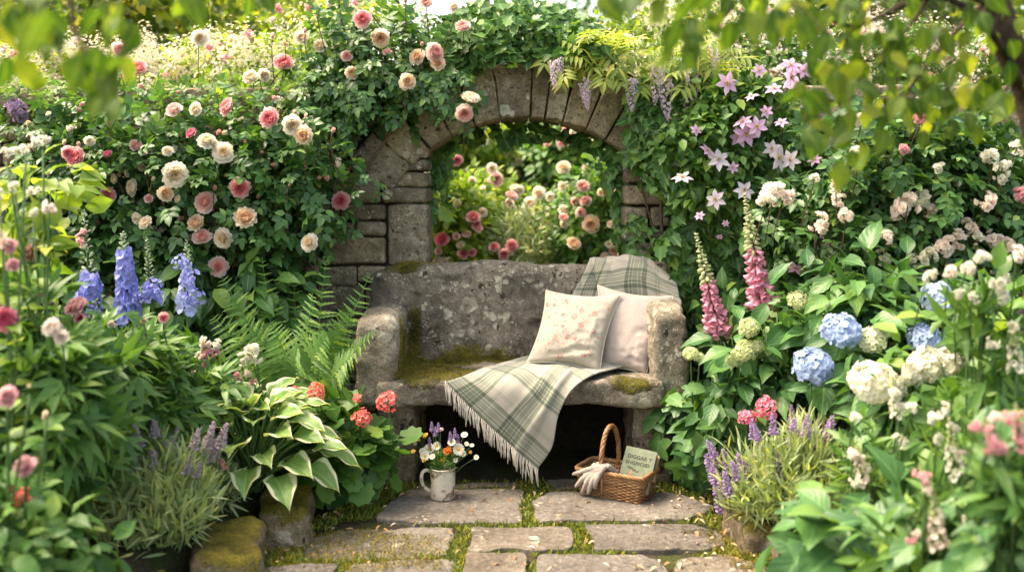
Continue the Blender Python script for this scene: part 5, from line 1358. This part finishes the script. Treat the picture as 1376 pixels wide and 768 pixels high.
# red geranium
ge = Bush('geranium', 'coral red geranium with round leaves beside the bench leg', 'geranium', 445, 598, 4.5, 78, 62, .2, GERL, .095, 420, 'mid_leaf', 26, .5, .15, .8, None, 81)
for x, y, px in [(426, 527, 28), (520, 540, 31), (487, 562, 26), (480, 535, 14), (395, 522, 10)]: ge.bloom(x, y, f'cluster_coral{px % 2}', px * .9, 4.3, (0, -1, .7), 'flower_head', .3, True)
ge.done()

# lavender
def lavender(label, x, y, Y, rx, ry, depth, n, spikes, key, mat, seed, px=26, stray=()):
    b_ = Bush('lavender', label, 'lavender', x, y, Y, rx, ry, depth, NAR, .075, n, mat, 60, .3, -.9, .3, 'lavender mounds', seed, True, lo=.35)
    r = random.Random(seed)
    for (sx, sy) in spikes:
        Yv = Y + r.uniform(-depth, depth) * .6; tip = P(sx, sy, Yv); L = px * r.uniform(.8, 1.3) * Y / F
        dr = unit(np.array([(sx - x) / rx * .35 + r.uniform(-.12, .12), r.uniform(-.1, .1), 1.0])); a = tip - dr * L
        put('flower_spike', FL[key], b_.root, a, face_frames(dr[None])[0], L)
        b_.sm.tube(curve([a, a - dr * .1, np.array([(x - 688) / F * Y * .6 + a[0] * .4, Yv, max(.1, a[2] - .3)])], 6), .0022, 4)
    b_.done()
r = random.Random(8)
lavender('rounded grey-green lavender mound with faded spikes, left of the edging stones', 212, 676, 3.72, 92, 78, .28, 3600, [(r.uniform(145, 305), r.uniform(556, 612)) for _ in range(48)] + [(120, 620), (190, 640), (270, 618), (135, 590)], 'lav_spike_dull', 'lav_leaf', 91, 27)
b_ = Bush('dianthus', 'small pink dianthus flowers between the lavender and the hosta', 'dianthus', 290, 650, 3.95, 26, 34, .1, NAR, .08, 260, 'silver_leaf', 10, .5, -.5, .4, None, 92)
for x, y, px in [(283, 606, 14), (290, 618, 11), (299, 624, 16), (288, 598, 9)]: b_.bloom(x, y, 'cluster_pink0', px, 3.85, stalk=True)
b_.done()

# front left, close to the camera
b_ = Bush('ground_cover_plant', 'soft green leafy plant filling the bottom left corner', 'plant', 20, 735, 2.75, 115, 75, .28, OVL, .075, 900, 'mid_leaf', 34, .45, .2, .8, None, 95)
b_.done()
FG = 'tall pink flower stems in the left foreground'
def fstem(label, x, y0, Y, flowers, seed, lx=0, n=26, mat='mid_leaf', tpl=OV):
    base = np.array([(x - 688) / F * Y, Y, .1]); b_ = empty_bush('tall_flower', label, 'flower', base, mat, FG); r = np.random.default_rng(seed)
    top = P(flowers[0][0], flowers[0][1], Y); c = curve([base, base * .5 + top * .5 + [r.normal() * .02, 0, 0], top], 20); b_.sm.tube(c, np.linspace(.007, .004, 20), 6)
    idx = r.integers(5, 19, n); a = r.random(n) * 6.28; d = np.stack([np.cos(a), np.sin(a), r.random(n) * .8], -1)
    b_.fm.add(tpl, frames(d, np.tile([0, -.3, 1.], (n, 1))), c[idx], .055 + .045 * r.random(n))
    for fx, fy, key, px in flowers: b_.bloom(fx, fy, key, px, Y - .01, (0, -.8, .5), nm='flower_head', stalk=False)
    for fx, fy, key, px in flowers[1:]: b_.sm.tube(curve([c[10], P(fx, fy + 12, Y)], 5), .0035, 5)
    b_.done()
fstem('pale pink flower on a straight stem at the left edge, above the others', 6, 768, 2.7, [(10, 532, 'peony_pink', 34), (40, 520, 'bud_cream', 12)], 1)
fstem('pink double flower on a stem in the lower left foreground', 36, 768, 2.75, [(34, 626, 'peony_pink', 36), (62, 560, 'bud_cream', 18)], 2)
fstem('small coral flower low in the left foreground', 26, 768, 2.8, [(29, 668, 'cluster_coral0', 22), (16, 655, 'cluster_coral1', 12)], 3)
fstem('tall green stem with a closed cream bud in the left foreground', 62, 768, 2.9, [(63, 560, 'bud_cream', 20)], 4, n=34)
fstem('tall stem with drooping white flowers along the left edge', 70, 500, 3.2, [(66, 278, 'cluster_blush0', 28), (58, 190, 'cluster_white1', 22), (20, 250, 'cluster_white0', 22), (8, 205, 'cluster_white1', 18), (45, 285, 'cluster_white1', 18)], 5, n=60, mat='bright_leaf', tpl=OVL)
fstem('tall stem with cream buds at the far left edge', 8, 520, 3.0, [(8, 330, 'stock_blush', 44), (35, 200, 'cluster_white1', 20), (0, 260, 'cluster_white0', 20)], 6, n=50, mat='bright_leaf', tpl=OVL)
b_ = Bush('bright_perennial', 'bright green perennial with large leaves at the left edge, under the pink roses', 'perennial', 25, 300, 3.7, 75, 95, .2, OVL, .11, 200, 'bright_leaf', 16, .5, .1, .7, None, 96)
for x, y, k, px in [(50, 190, 'cluster_white0', 24), (20, 205, 'cluster_white1', 20), (45, 255, 'cluster_white1', 20), (75, 285, 'bud_cream', 26)]: b_.bloom(x, y, k, px, 3.5)
b_.done()
lil = Bush('lilac_spike', 'violet flower head at the far left, in front of the cream plumed shrub', 'flower', 25, 175, 5.4, 26, 40, .08, LAN, .06, 60, 'mid_leaf', 6, .5, 0, .5, None, 97)
flower('cluster_violet', dome(24, floret(5, .5, 62, .04, .5, 0), .34, 1.1, seed=5, jit=.18), ['lav'])
for x, y, px in [(24, 148, 26), (28, 158, 18), (18, 142, 16)]: lil.bloom(x, y, 'cluster_violet', px, 5.3, nm='flower_head')
lil.done()

# ------------------------------------------------------------------ right border
iv = empty_bush('ivy', 'dark green ivy spreading over the wall right of the arch', 'ivy', P(930, 655, 5.3) * [1, 1, 0] + [0, 0, .05], 'ivy_leaf', 'ivy on the wall'); iv.stem_mat = 'cane'
curtain(iv, [(838, 178), (846, 120), (880, 95), (960, 85), (1040, 120), (1160, 250), (1170, 470), (1000, 560), (915, 560), (922, 430), (908, 375), (880, 330), (902, 306), (898, 262), (862, 250), (842, 215)], 5.33, .2, IVY, .068, 4200, 61, -.8)
curtain(iv, [(840, 285), (905, 300), (920, 360), (850, 345), (838, 330)], 5.31, .06, IVY, .055, 90, 62, -.3)
curtain(iv, [(800, 165), (852, 205), (850, 350), (828, 352), (822, 280), (806, 215), (770, 178)], 5.62, .2, IVY, .075, 150, 63, -.5)
for k in range(4): iv.sm.tube(curve([P(905 + k * 40, 600, 5.32), P(890 + k * 44 + RNG.normal() * 10, 420, 5.32), P(860 + k * 50, 240, 5.32), P(850 + k * 36, 140, 5.32)], 14), .006, 5)
iv.done()
ia = empty_bush('ivy', 'dark green ivy mounded on top of the arch', 'ivy', P(700, 80, 5.5), 'ivy_leaf', 'ivy on the wall'); ia.stem_mat = 'cane'
for Yq, po, n in ((5.36, [(560, 78), (590, 45), (640, 28), (720, 22), (790, 40), (830, 78), (790, 86), (740, 78), (690, 84), (650, 84), (640, 102), (600, 112), (575, 110)], 800), (5.55, [(560, 70), (600, 20), (680, 2), (740, 4), (800, 30), (840, 70), (800, 80), (600, 80)], 750), (5.75, [(580, 60), (620, 8), (700, -8), (780, 14), (830, 60)], 450)):
    curtain(ia, po, Yq, .22, IVY, .066, n, int(Yq * 100), -.8, .55, up=.8)
curtain(ia, [(600, 172), (700, 162), (800, 180), (800, 200), (740, 186), (640, 192)], 5.70, .06, IVY, .095, 60, 66, -.7)
curtain(ia, [(576, 200), (610, 180), (604, 230), (594, 290), (576, 300)], 5.78, .08, IVY, .09, 60, 67, -.7)
for k in range(7): ia.sm.tube(curve([P(590 + k * 34, 90 - 3 * (3 - abs(k - 3)), 5.38), P(600 + k * 32, 60, 5.4), P(610 + k * 30, 30, 5.6)], 10), .005, 5)
ia.done()

wi = empty_bush('wisteria', 'wisteria with pale young leaves and hanging mauve racemes, over the right of the arch', 'wisteria', P(905, 400, 5.3) * [1, 1, 0], 'wist_leaf'); wi.stem_mat = 'cane'
for k in range(95):
    r_ = np.random.default_rng(k + 300); x, y = r_.uniform(745, 985), r_.uniform(45, 108); y += (x - 745) * .06 - 12; p = P(x, y, 5.35 - .3 * r_.random())
    a = r_.uniform(0, 6.28); wi.fm.add(WISL, frames(np.array([[math.cos(a), -.6, -.25 + .5 * math.sin(a)]]), np.array([[0, -.5, 1.]]) + r_.normal(size=(1, 3)) * .25), p[None], r_.uniform(.13, .24))
for pts in ([(905, 640, 5.3), (890, 330, 5.3), (880, 150, 5.28), (830, 92, 5.26), (745, 76, 5.24), (690, 78, 5.24)], [(880, 150, 5.28), (900, 100, 5.2), (960, 80, 5.2), (1010, 70, 5.2)], [(830, 92, 5.26), (800, 70, 5.2), (770, 60, 5.2)]):
    cane(wi, pts, .012, .003)
for x, y0, y1, k in [(745, 82, 118, 0), (753, 78, 104, 0), (790, 105, 140, 0), (784, 112, 148, 0), (846, 108, 150, 0), (852, 106, 138, 0), (884, 86, 140, 0), (893, 106, 162, 0), (928, 95, 158, 0), (934, 118, 150, 0), (958, 60, 95, 0)]:
    a = P(x, y0, 5.08); e = P(x + RNG.normal() * 3, y1, 5.08); L = np.linalg.norm(e - a); put('raceme', FL['wist_raceme'], wi.root, a, face_frames((e - a)[None])[0], L)
    wi.sm.tube(curve([a, a + [0, .08, .04]], 4), .002, 4)
wi.done()

cl = Bush('clematis', 'clematis with lilac-pink star flowers climbing the right wall', 'clematis', 985, 195, 5.08, 128, 105, .16, OV, .062, 1500, 'mid_leaf', 30, .45, .4, .5, None, 111, stem_mat='cane', stems=False)
for pts in ([(975, 640, 5.28), (960, 460, 5.27), (985, 300, 5.2), (960, 180, 5.1)], [(1010, 640, 5.28), (1020, 430, 5.27), (1040, 260, 5.2), (1060, 120, 5.1)]): cane(cl, pts, .006, .002)
for x, y, c, px in [(977, 112, 'lilac', 38), (1003, 180, 'lilac', 40), (998, 164, 'lilac', 32), (1017, 170, 'lilac', 34), (994, 184, 'lilac', 34), (950, 203, 'lilac', 30), (966, 215, 'white', 38), (917, 239, 'white', 34), (962, 268, 'white', 34), (1109, 326, 'lilac', 38), (1068, 361, 'lilac', 30), (1062, 104, 'lilac', 44),
                    (1062, 88, 'lilac', 34), (1070, 120, 'lilac', 30), (1045, 212, 'white', 46), (1062, 215, 'white', 34), (1000, 256, 'white', 34), (1020, 95, 'lilac', 24), (975, 300, 'lilac', 12), (967, 318, 'lilac', 12), (1037, 200, 'white', 30), (1115, 190, 'white', 24), (1010, 130, 'lilac', 24), (1040, 120, 'lilac', 30), (1080, 95, 'lilac', 28), (1030, 150, 'lilac', 22), (1085, 140, 'lilac', 26), (935, 175, 'lilac', 20), (1050, 165, 'lilac', 24), (940, 290, 'lilac', 18), (1095, 215, 'lilac', 24), (985, 225, 'lilac', 20)]:
    cl.bloom(x, y, f'clem_{c}{(x + y) % 2}', px * .9, 4.86 + RNG.normal() * .03, (-.1, -1, .45), 'flower', .45)
cl.done()

rc = Bush('shrub_rose', 'shrub rose with clustered cream and blush blooms, right of the clematis', 'rose bush', 1215, 275, 4.85, 190, 135, .36, ROSEL, .12, 2300, 'rose_leaf', 44, .5, .2, .75, None, 121, stem_mat='cane', stem_r=.008)
r = random.Random(4)
for x, y, c, px in [(1040, 258, 'blush', 34), (1052, 268, 'blush', 30), (1030, 268, 'white', 28), (1100, 298, 'blush', 28), (1128, 268, 'blush', 22), (1136, 290, 'blush', 24), (1125, 250, 'blush', 18), (1205, 285, 'blush', 30), (1220, 275, 'blush', 34), (1238, 268, 'white', 30), (1245, 280, 'blush', 22), (1190, 320, 'blush', 26), (1185, 345, 'white', 22), (1325, 268, 'blush', 28), (1300, 305, 'blush', 24), (1272, 330, 'blush', 32), (1290, 322, 'blush', 26), (1250, 345, 'white', 28), (1230, 350, 'white', 22), (1340, 322, 'blush', 30), (1352, 330, 'blush', 26), (1310, 318, 'white', 20), (1345, 375, 'white', 28), (1358, 382, 'white', 20),
                    (1155, 160, 'blush', 20), (1215, 200, 'pink', 18), (1237, 155, 'pink', 26), (1230, 140, 'blush', 20), (1190, 190, 'white', 24), (1150, 205, 'white', 20), (1330, 210, 'white', 26), (1347, 225, 'white', 22), (1346, 236, 'white', 20), (1372, 262, 'pink', 24), (1368, 200, 'white', 26), (1285, 245, 'white', 16), (1095, 240, 'white', 16), (1262, 225, 'white', 18)]:
    rc.bloom(x, y, f'cluster_{c}{r.randint(0, 1)}', px * 1.3, 4.45 + r.uniform(-.05, .05), nm='flower_head', stalk=True)
rc.done()

# foxgloves
for label, a, e, base in [('foxglove nearest the bench, its pink spike leaning left', (966, 446, 4.55), (935, 312, 4.55), (985, 640, 4.6)), ('taller foxglove with a long pink spike, right of the leaning one', (1024, 412, 4.55), (1001, 258, 4.55), (1040, 640, 4.6))]:
    b_ = Bush('foxglove', label, 'foxglove', base[0], 560, 4.6, 34, 40, .14, OVL, .15, 46, 'mid_leaf', 8, .6, .1, .6, 'foxgloves right of the bench', int(a[0]))
    bs = P(*base); bs[2] = .08; A_, E_ = P(*a), P(*e)
    put('flower_spike', FL['fox_spike'], b_.root, A_, face_frames((E_ - A_)[None])[0], np.linalg.norm(E_ - A_)); BLOOMS.extend([(A_ + (E_ - A_) * q, .05, 1.0) for q in np.linspace(0, .8, 6)]); b_.sm.tube(curve([A_, A_ - (E_ - A_) * .4, bs], 14), np.linspace(.005, .009, 14), 6)
    b_.done()

# hydrangeas
HG = 'hydrangeas in the right border'
h1 = Bush('hydrangea', 'hydrangea with blue and white mophead flowers and broad leaves', 'hydrangea', 1160, 455, 4.35, 150, 105, .3, OVL, .15, 520, 'big_leaf', 34, .5, .1, .85, HG, 131)
for x, y, c, px in [(1130, 444, 'blue', 56), (1092, 491, 'blue', 58), (1243, 457, 'blue', 52), (1173, 456, 'white', 48), (1262, 401, 'pale', 52)]: h1.bloom(x, y, 'hydr_' + c, px * (.82 if c == 'white' else .95), 4.0, (0, -.8, .75), 'flower_head', .1, True)
h1.done()
h2 = Bush('hydrangea', 'hydrangea with small pale green heads between the foxgloves', 'hydrangea', 1020, 480, 4.5, 80, 85, .22, OVL, .12, 240, 'big_leaf', 22, .5, .1, .85, HG, 132)
for x, y, c, px in [(1006, 440, 'green', 34), (1072, 404, 'green', 36), (1003, 470, 'green', 36), (992, 477, 'green', 26), (928, 475, 'green', 26), (940, 480, 'green', 18), (985, 485, 'green', 22), (1018, 465, 'green', 24)]: h2.bloom(x, y, 'hydr_' + c, px * .85, 4.3, (0, -.7, .9), 'flower_head', .1, True)
h2.done()
h3 = Bush('hydrangea', 'taller hydrangea with upright bright leaf rosettes and no flowers', 'hydrangea', 1175, 385, 4.5, 80, 55, .2, OVL, .15, 60, 'big_leaf', 12, .5, .1, .85, HG, 133)
def rosette(b_, x, y, Y, n, k, mat):
    c = P(x, y, Y); i = np.arange(n); a = i * GOLD; el = np.linspace(1.3, .15, n); d = np.stack([np.cos(a) * np.cos(el), np.sin(a) * np.cos(el), np.sin(el)], -1)
    nn_ = np.stack([-np.cos(a) * np.sin(el), -np.sin(a) * np.sin(el), np.cos(el)], -1); p = c - np.array([0, 0, 1.]) * np.linspace(0, .09, n)[:, None] + d * .01
    m = MB(); m.add(OVL, frames(d, nn_), p, k * np.linspace(.55, 1.25, n)); m.build('leaf_rosette', M[mat], b_.root)
    b_.sm.tube(curve([b_.base, (b_.base + c) / 2 + [0, 0, .05], c - [0, 0, .05]], 10), np.linspace(.01, .005, 10), 6)
for x, y, k in [(1140, 385, .15), (1210, 365, .15), (1208, 455, .10), (1085, 425, .12)]: rosette(h3, x, y, 4.25, 14, k, 'big_leaf')
h3.done()
h4 = Bush('hydrangea', 'hydrangea with large pure white heads at the right', 'hydrangea', 1235, 545, 3.9, 110, 70, .25, OVL, .13, 330, 'big_leaf', 24, .5, .1, .85, HG, 134)
for x, y, c, px in [(1172, 513, 'white', 70), (1198, 520, 'white', 44), (1245, 490, 'white', 54), (1228, 500, 'white', 40), (1272, 486, 'white', 46), (1292, 494, 'white', 36)]: h4.bloom(x, y, 'hydr_pure', px * .88, 3.6, (0, -.8, .6), 'flower_head', .1, True)
h4.done()

b_ = Bush('dark_shrub', 'dense dark green shrub in the shade behind the hydrangeas', 'shrub', 1130, 430, 5.0, 230, 130, .2, OVL, .11, 1000, 'ivy_leaf', 30, .5, .5, .5, None, 135); b_.done()
b_ = Bush('lobed_leaf_plant', 'green plant with deeply lobed leaves against the right bench leg', 'plant', 940, 580, 4.66, 48, 66, .12, LOBL, .115, 150, 'big_leaf', 16, .5, .35, .6, None, 136); b_.done()
b_ = Bush('leafy_perennial', 'dark leafy perennial under the foxgloves', 'perennial', 1010, 560, 4.45, 95, 65, .2, OV, .10, 320, 'big_leaf', 22, .5, .3, .7, None, 137); b_.done()

# catmint, pink geranium
r = random.Random(17)
sp = [(r.uniform(945, 1130), 0) for _ in range(46)]; sp = [(x, 545 + abs(x - 1060) * .35 + r.uniform(-10, 80)) for x, _ in sp]
lavender('sprawling purple lavender spilling over the right edge of the path', 1060, 640, 4.0, 105, 72, .28, 3000, sp, 'lav_spike', 'lav_leaf', 141, 30)
b_ = Bush('geranium', 'pink geranium with two bright flower heads behind the purple lavender', 'geranium', 1020, 600, 4.35, 34, 42, .12, GERL, .07, 110, 'mid_leaf', 10, .5, .15, .8, None, 142)
for x, y, px in [(1030, 547, 28), (1003, 561, 22)]: b_.bloom(x, y, f'cluster_hot{px % 2}', px, 4.15, (0, -1, .7), 'flower_head', .15, True)
b_.done()

# right foreground
b_ = Bush('big_leaf_plant', 'plant with large rounded glossy leaves in the bottom right foreground', 'plant', 1190, 725, 2.95, 130, 62, .28, leaf(.72, 6, .25, .45, .5, nu=2, wav=.02), .15, 190, 'big_leaf', 26, .5, .1, .9, None, 151); b_.done()
b_ = Bush('big_leaf_plant', 'blue-green leafy plant in the bottom right corner', 'plant', 1340, 690, 2.6, 90, 90, .25, OVL, .10, 420, 'big_leaf', 26, .5, .1, .9, None, 152); b_.done()
b_ = Bush('leafy_perennial', 'mid green foliage mass at the right edge below the cream roses', 'perennial', 1310, 540, 3.6, 110, 150, .3, OV, .085, 1100, 'mid_leaf', 40, .45, .1, .7, None, 153); b_.done()
SG = 'pale flower spikes in the right foreground'
def stock(label, x, y, Y, rx, ry, spikes, seed, heads=(), n=150):
    b_ = Bush('snapdragon', label, 'snapdragon', x, y, Y, rx, ry, .12, LAN, .09, n, 'mid_leaf', 12, .5, -.2, .5, SG, seed)
    for (x0, y0, x1, y1, key) in spikes: b_.spike((P(x0, y0, Y - .08), P(x1, y1, Y - .08)), key)
    for (hx, hy, key, px) in heads: b_.bloom(hx, hy, key, px, Y - .1, nm='flower_head', stalk=True)
    b_.done()
stock('white snapdragons standing behind the glossy leaves', 1180, 650, 3.25, 60, 60, [(1160, 650, 1150, 590, 'stock_blush'), (1205, 560, 1198, 505, 'stock_white')], 161,
      [(1147, 608, 'cluster_blush0', 26), (1155, 618, 'cluster_blush1', 20), (1208, 592, 'cluster_white1', 26), (1165, 628, 'cluster_white1', 16), (1150, 560, 'cluster_white0', 22), (1200, 530, 'cluster_white0', 28), (1212, 545, 'cluster_white1', 22), (1150, 645, 'cluster_white1', 22)], 220)
stock('tall white snapdragons with pale green buds, right of the glossy leaves', 1270, 640, 3.0, 55, 90, [(1285, 640, 1275, 560, 'stock_white')], 162,
      [(1257, 562, 'cluster_white0', 28), (1268, 548, 'cluster_white1', 22), (1225, 548, 'cluster_white0', 24), (1262, 590, 'cluster_white1', 20), (1290, 610, 'cluster_blush1', 18), (1280, 575, 'cluster_white1', 20), (1295, 700, 'cluster_white0', 26)], 220)
stock('pink and white snapdragons rising from the bottom right leaves', 1225, 720, 2.7, 50, 60, [(1243, 650, 1234, 622, 'stock_pink'), (1262, 735, 1252, 650, 'stock_blush')], 163,
      [(1238, 640, 'cluster_pink0', 28), (1246, 660, 'cluster_blush0', 20), (1224, 726, 'cluster_pink1', 26), (1230, 715, 'cluster_blush0', 20), (1262, 690, 'cluster_white1', 18)], 200)
stock('pink snapdragons at the right edge, nearest the camera', 1350, 640, 2.5, 50, 80, [(1335, 605, 1322, 560, 'stock_pink'), (1370, 590, 1364, 540, 'stock_pink')], 164,
      [(1330, 590, 'cluster_pink0', 40), (1345, 600, 'cluster_pink1', 30), (1310, 572, 'cluster_pink1', 26), (1365, 560, 'cluster_pink0', 34), (1338, 562, 'cluster_blush0', 26), (1372, 600, 'cluster_pink1', 26)], 200)
stock('tall cream snapdragons at the right edge below the roses', 1330, 460, 3.2, 55, 90, [(1365, 500, 1360, 430, 'stock_white')], 165,
      [(1340, 380, 'cluster_white0', 34), (1300, 360, 'cluster_blush0', 30), (1350, 400, 'cluster_white1', 26), (1320, 345, 'cluster_white0', 30), (1365, 340, 'cluster_blush1', 30), (1310, 400, 'cluster_white1', 22), (1290, 395, 'cluster_white0', 22), (1335, 460, 'cluster_white1', 24), (1360, 440, 'cluster_white0', 26), (1275, 365, 'cluster_blush0', 30), (1250, 372, 'cluster_white1', 26)], 260)

# ------------------------------------------------------------------ overhanging branches close to the camera
OVB = leaf(.62, 8, .22, .35, .42, nu=2, wav=.035)
def P3(x, y, Y): return P(x, y, Y * 1.64)
def P2(x, y, Y): return P(x, y, Y * 1.3)
def overhang(label, trunk, limbs, leaves, tsize, mat, seed, trunk_r):
    root = thing('overhanging_tree', label, 'tree', trunk[0]); r = np.random.default_rng(seed)
    m = MB(); m.tube(curve(trunk, 16), np.linspace(*trunk_r, 16), 9); m.build('trunk', M['bark'], root)
    m = MB()
    for pts, r0, r1 in limbs: m.tube(curve(pts, 18), np.linspace(r0, r1, 18), 7)
    fm = MB()
    for (x, y, Y, n, sx, sy) in leaves:
        q = np.column_stack([x + r.normal(size=n) * sx, y + r.normal(size=n) * sy]); Yv = Y + r.normal(size=n) * .14
        p = np.stack([(q[:, 0] - 688) / F * Yv, Yv, CAMH - (q[:, 1] - HZ) / F * Yv], -1)
        d = np.array([0, 0, -.85]) + r.normal(size=(n, 3)) * .45; nn_ = np.array([0, -.8, .5]) + r.normal(size=(n, 3)) * .5
        fm.add(OVB, frames(d, nn_), p, tsize * (.65 + .6 * r.random(n)))
        c = P(x, y - 14, Y)
        for i in range(0, n, 2): m.tube(curve([c, (c + p[i]) / 2 + [0, 0, .01], p[i]], 5), .0012, 4)
    m.build('branch', M['bark'], root); fm.build('leaves', M[mat], root)
overhang('tree just outside the left edge whose blurred leafy twig hangs into the top left corner', [(-1.75, 2.05, 0), (-1.68, 2.05, 1.0), (-1.55, 2.06, 1.9), (-1.45, 2.07, 2.6)],
         [([(-1.56, 2.06, 1.85), (-1.3, 2.05, 1.98), P3(70, -30, 1.25), P3(100, 40, 1.22), P3(118, 80, 1.2)], .012, .003), ([(-1.53, 2.06, 2.1), (-1.1, 2.05, 2.1), P3(250, -60, 1.3), P3(420, -50, 1.35), P3(500, -40, 1.4)], .01, .003), ([P3(70, -30, 1.25), P3(40, 30, 1.25), P3(20, 70, 1.25)], .004, .002)],
         [(70, 20, 2.06, 16, 34, 22), (115, 75, 1.97, 14, 26, 26), (30, 10, 2.11, 12, 24, 16), (140, 20, 2.14, 11, 22, 16), (20, 75, 2.06, 4, 14, 12), (250, -8, 2.14, 4, 14, 6), (345, -12, 2.22, 4, 8, 6), (160, 90, 1.97, 4, 10, 14)], .070, 'over_leaf', 3, (.05, .03))
overhang('slender tree at the right edge with leafy branches hanging across the top right', [(1.72, 2.86, 0), (1.66, 2.85, .8), P2(1395, 160, 2.15), P2(1355, 60, 2.1), P2(1330, -20, 2.1), P2(1300, -120, 2.1)],
         [([P2(1385, 130, 2.12), P2(1320, 30, 2.0), P2(1250, -5, 1.95), P2(1150, 35, 1.9), P2(1090, 15, 1.9)], .012, .004), ([P2(1335, -10, 2.1), P2(1260, 70, 2.0), P2(1215, 130, 1.95), P2(1195, 165, 1.9)], .008, .003), ([P2(1340, 10, 2.1), P2(1180, -45, 1.8), P2(1000, -40, 1.7), P2(880, -20, 1.65)], .009, .003), ([P2(1250, -5, 1.95), P2(1200, 60, 1.95), P2(1110, 110, 1.9)], .006, .002), ([P2(1370, 100, 2.1), P2(1330, 140, 2.05), P2(1290, 150, 2.0)], .006, .002)],
         [(1130, 120, 2.47, 28, 36, 34), (1190, 100, 2.54, 36, 44, 40), (1260, 60, 2.60, 42, 55, 42), (1150, 20, 2.47, 36, 70, 22), (1060, 15, 2.34, 28, 44, 18), (975, 5, 2.21, 20, 34, 18), (910, 10, 2.15, 12, 26, 22), (920, 60, 2.15, 6, 10, 22), (840, -10, 2.15, 7, 26, 8), (1320, 120, 2.67, 22, 40, 28), (1350, 30, 2.73, 20, 30, 40), (1155, 185, 2.47, 6, 12, 12), (1085, 145, 2.47, 10, 14, 22), (1240, 140, 2.54, 20, 40, 22)], .066, 'over_leaf', 5, (.058, .036))

n = 26; q = np.column_stack([RNG.uniform(-1.0, 1.0, n), RNG.uniform(3.5, 4.65, n), np.full(n, .014)])
pt_ = MB(); pt_.add(leaf(.8, 3, .4, .3, .55, base=.3), frames(np.column_stack([RNG.normal(size=(n, 2)), np.zeros(n)]), np.column_stack([RNG.normal(size=(n, 2)) * .3, np.ones(n)])), q, RNG.uniform(.012, .024, n))
tag(pt_.build('fallen_petals', M['bloom_blush']), kind='stuff')
BLOOMS += [(BC + [0, 0, .1], .22, 1.2), (mc + [0, 0, .1], .13, 1.2), (np.array([-.66, 4.7, .6]), .13, .4), (np.array([.76, 4.7, .6]), .11, .4)]
finish_plants()
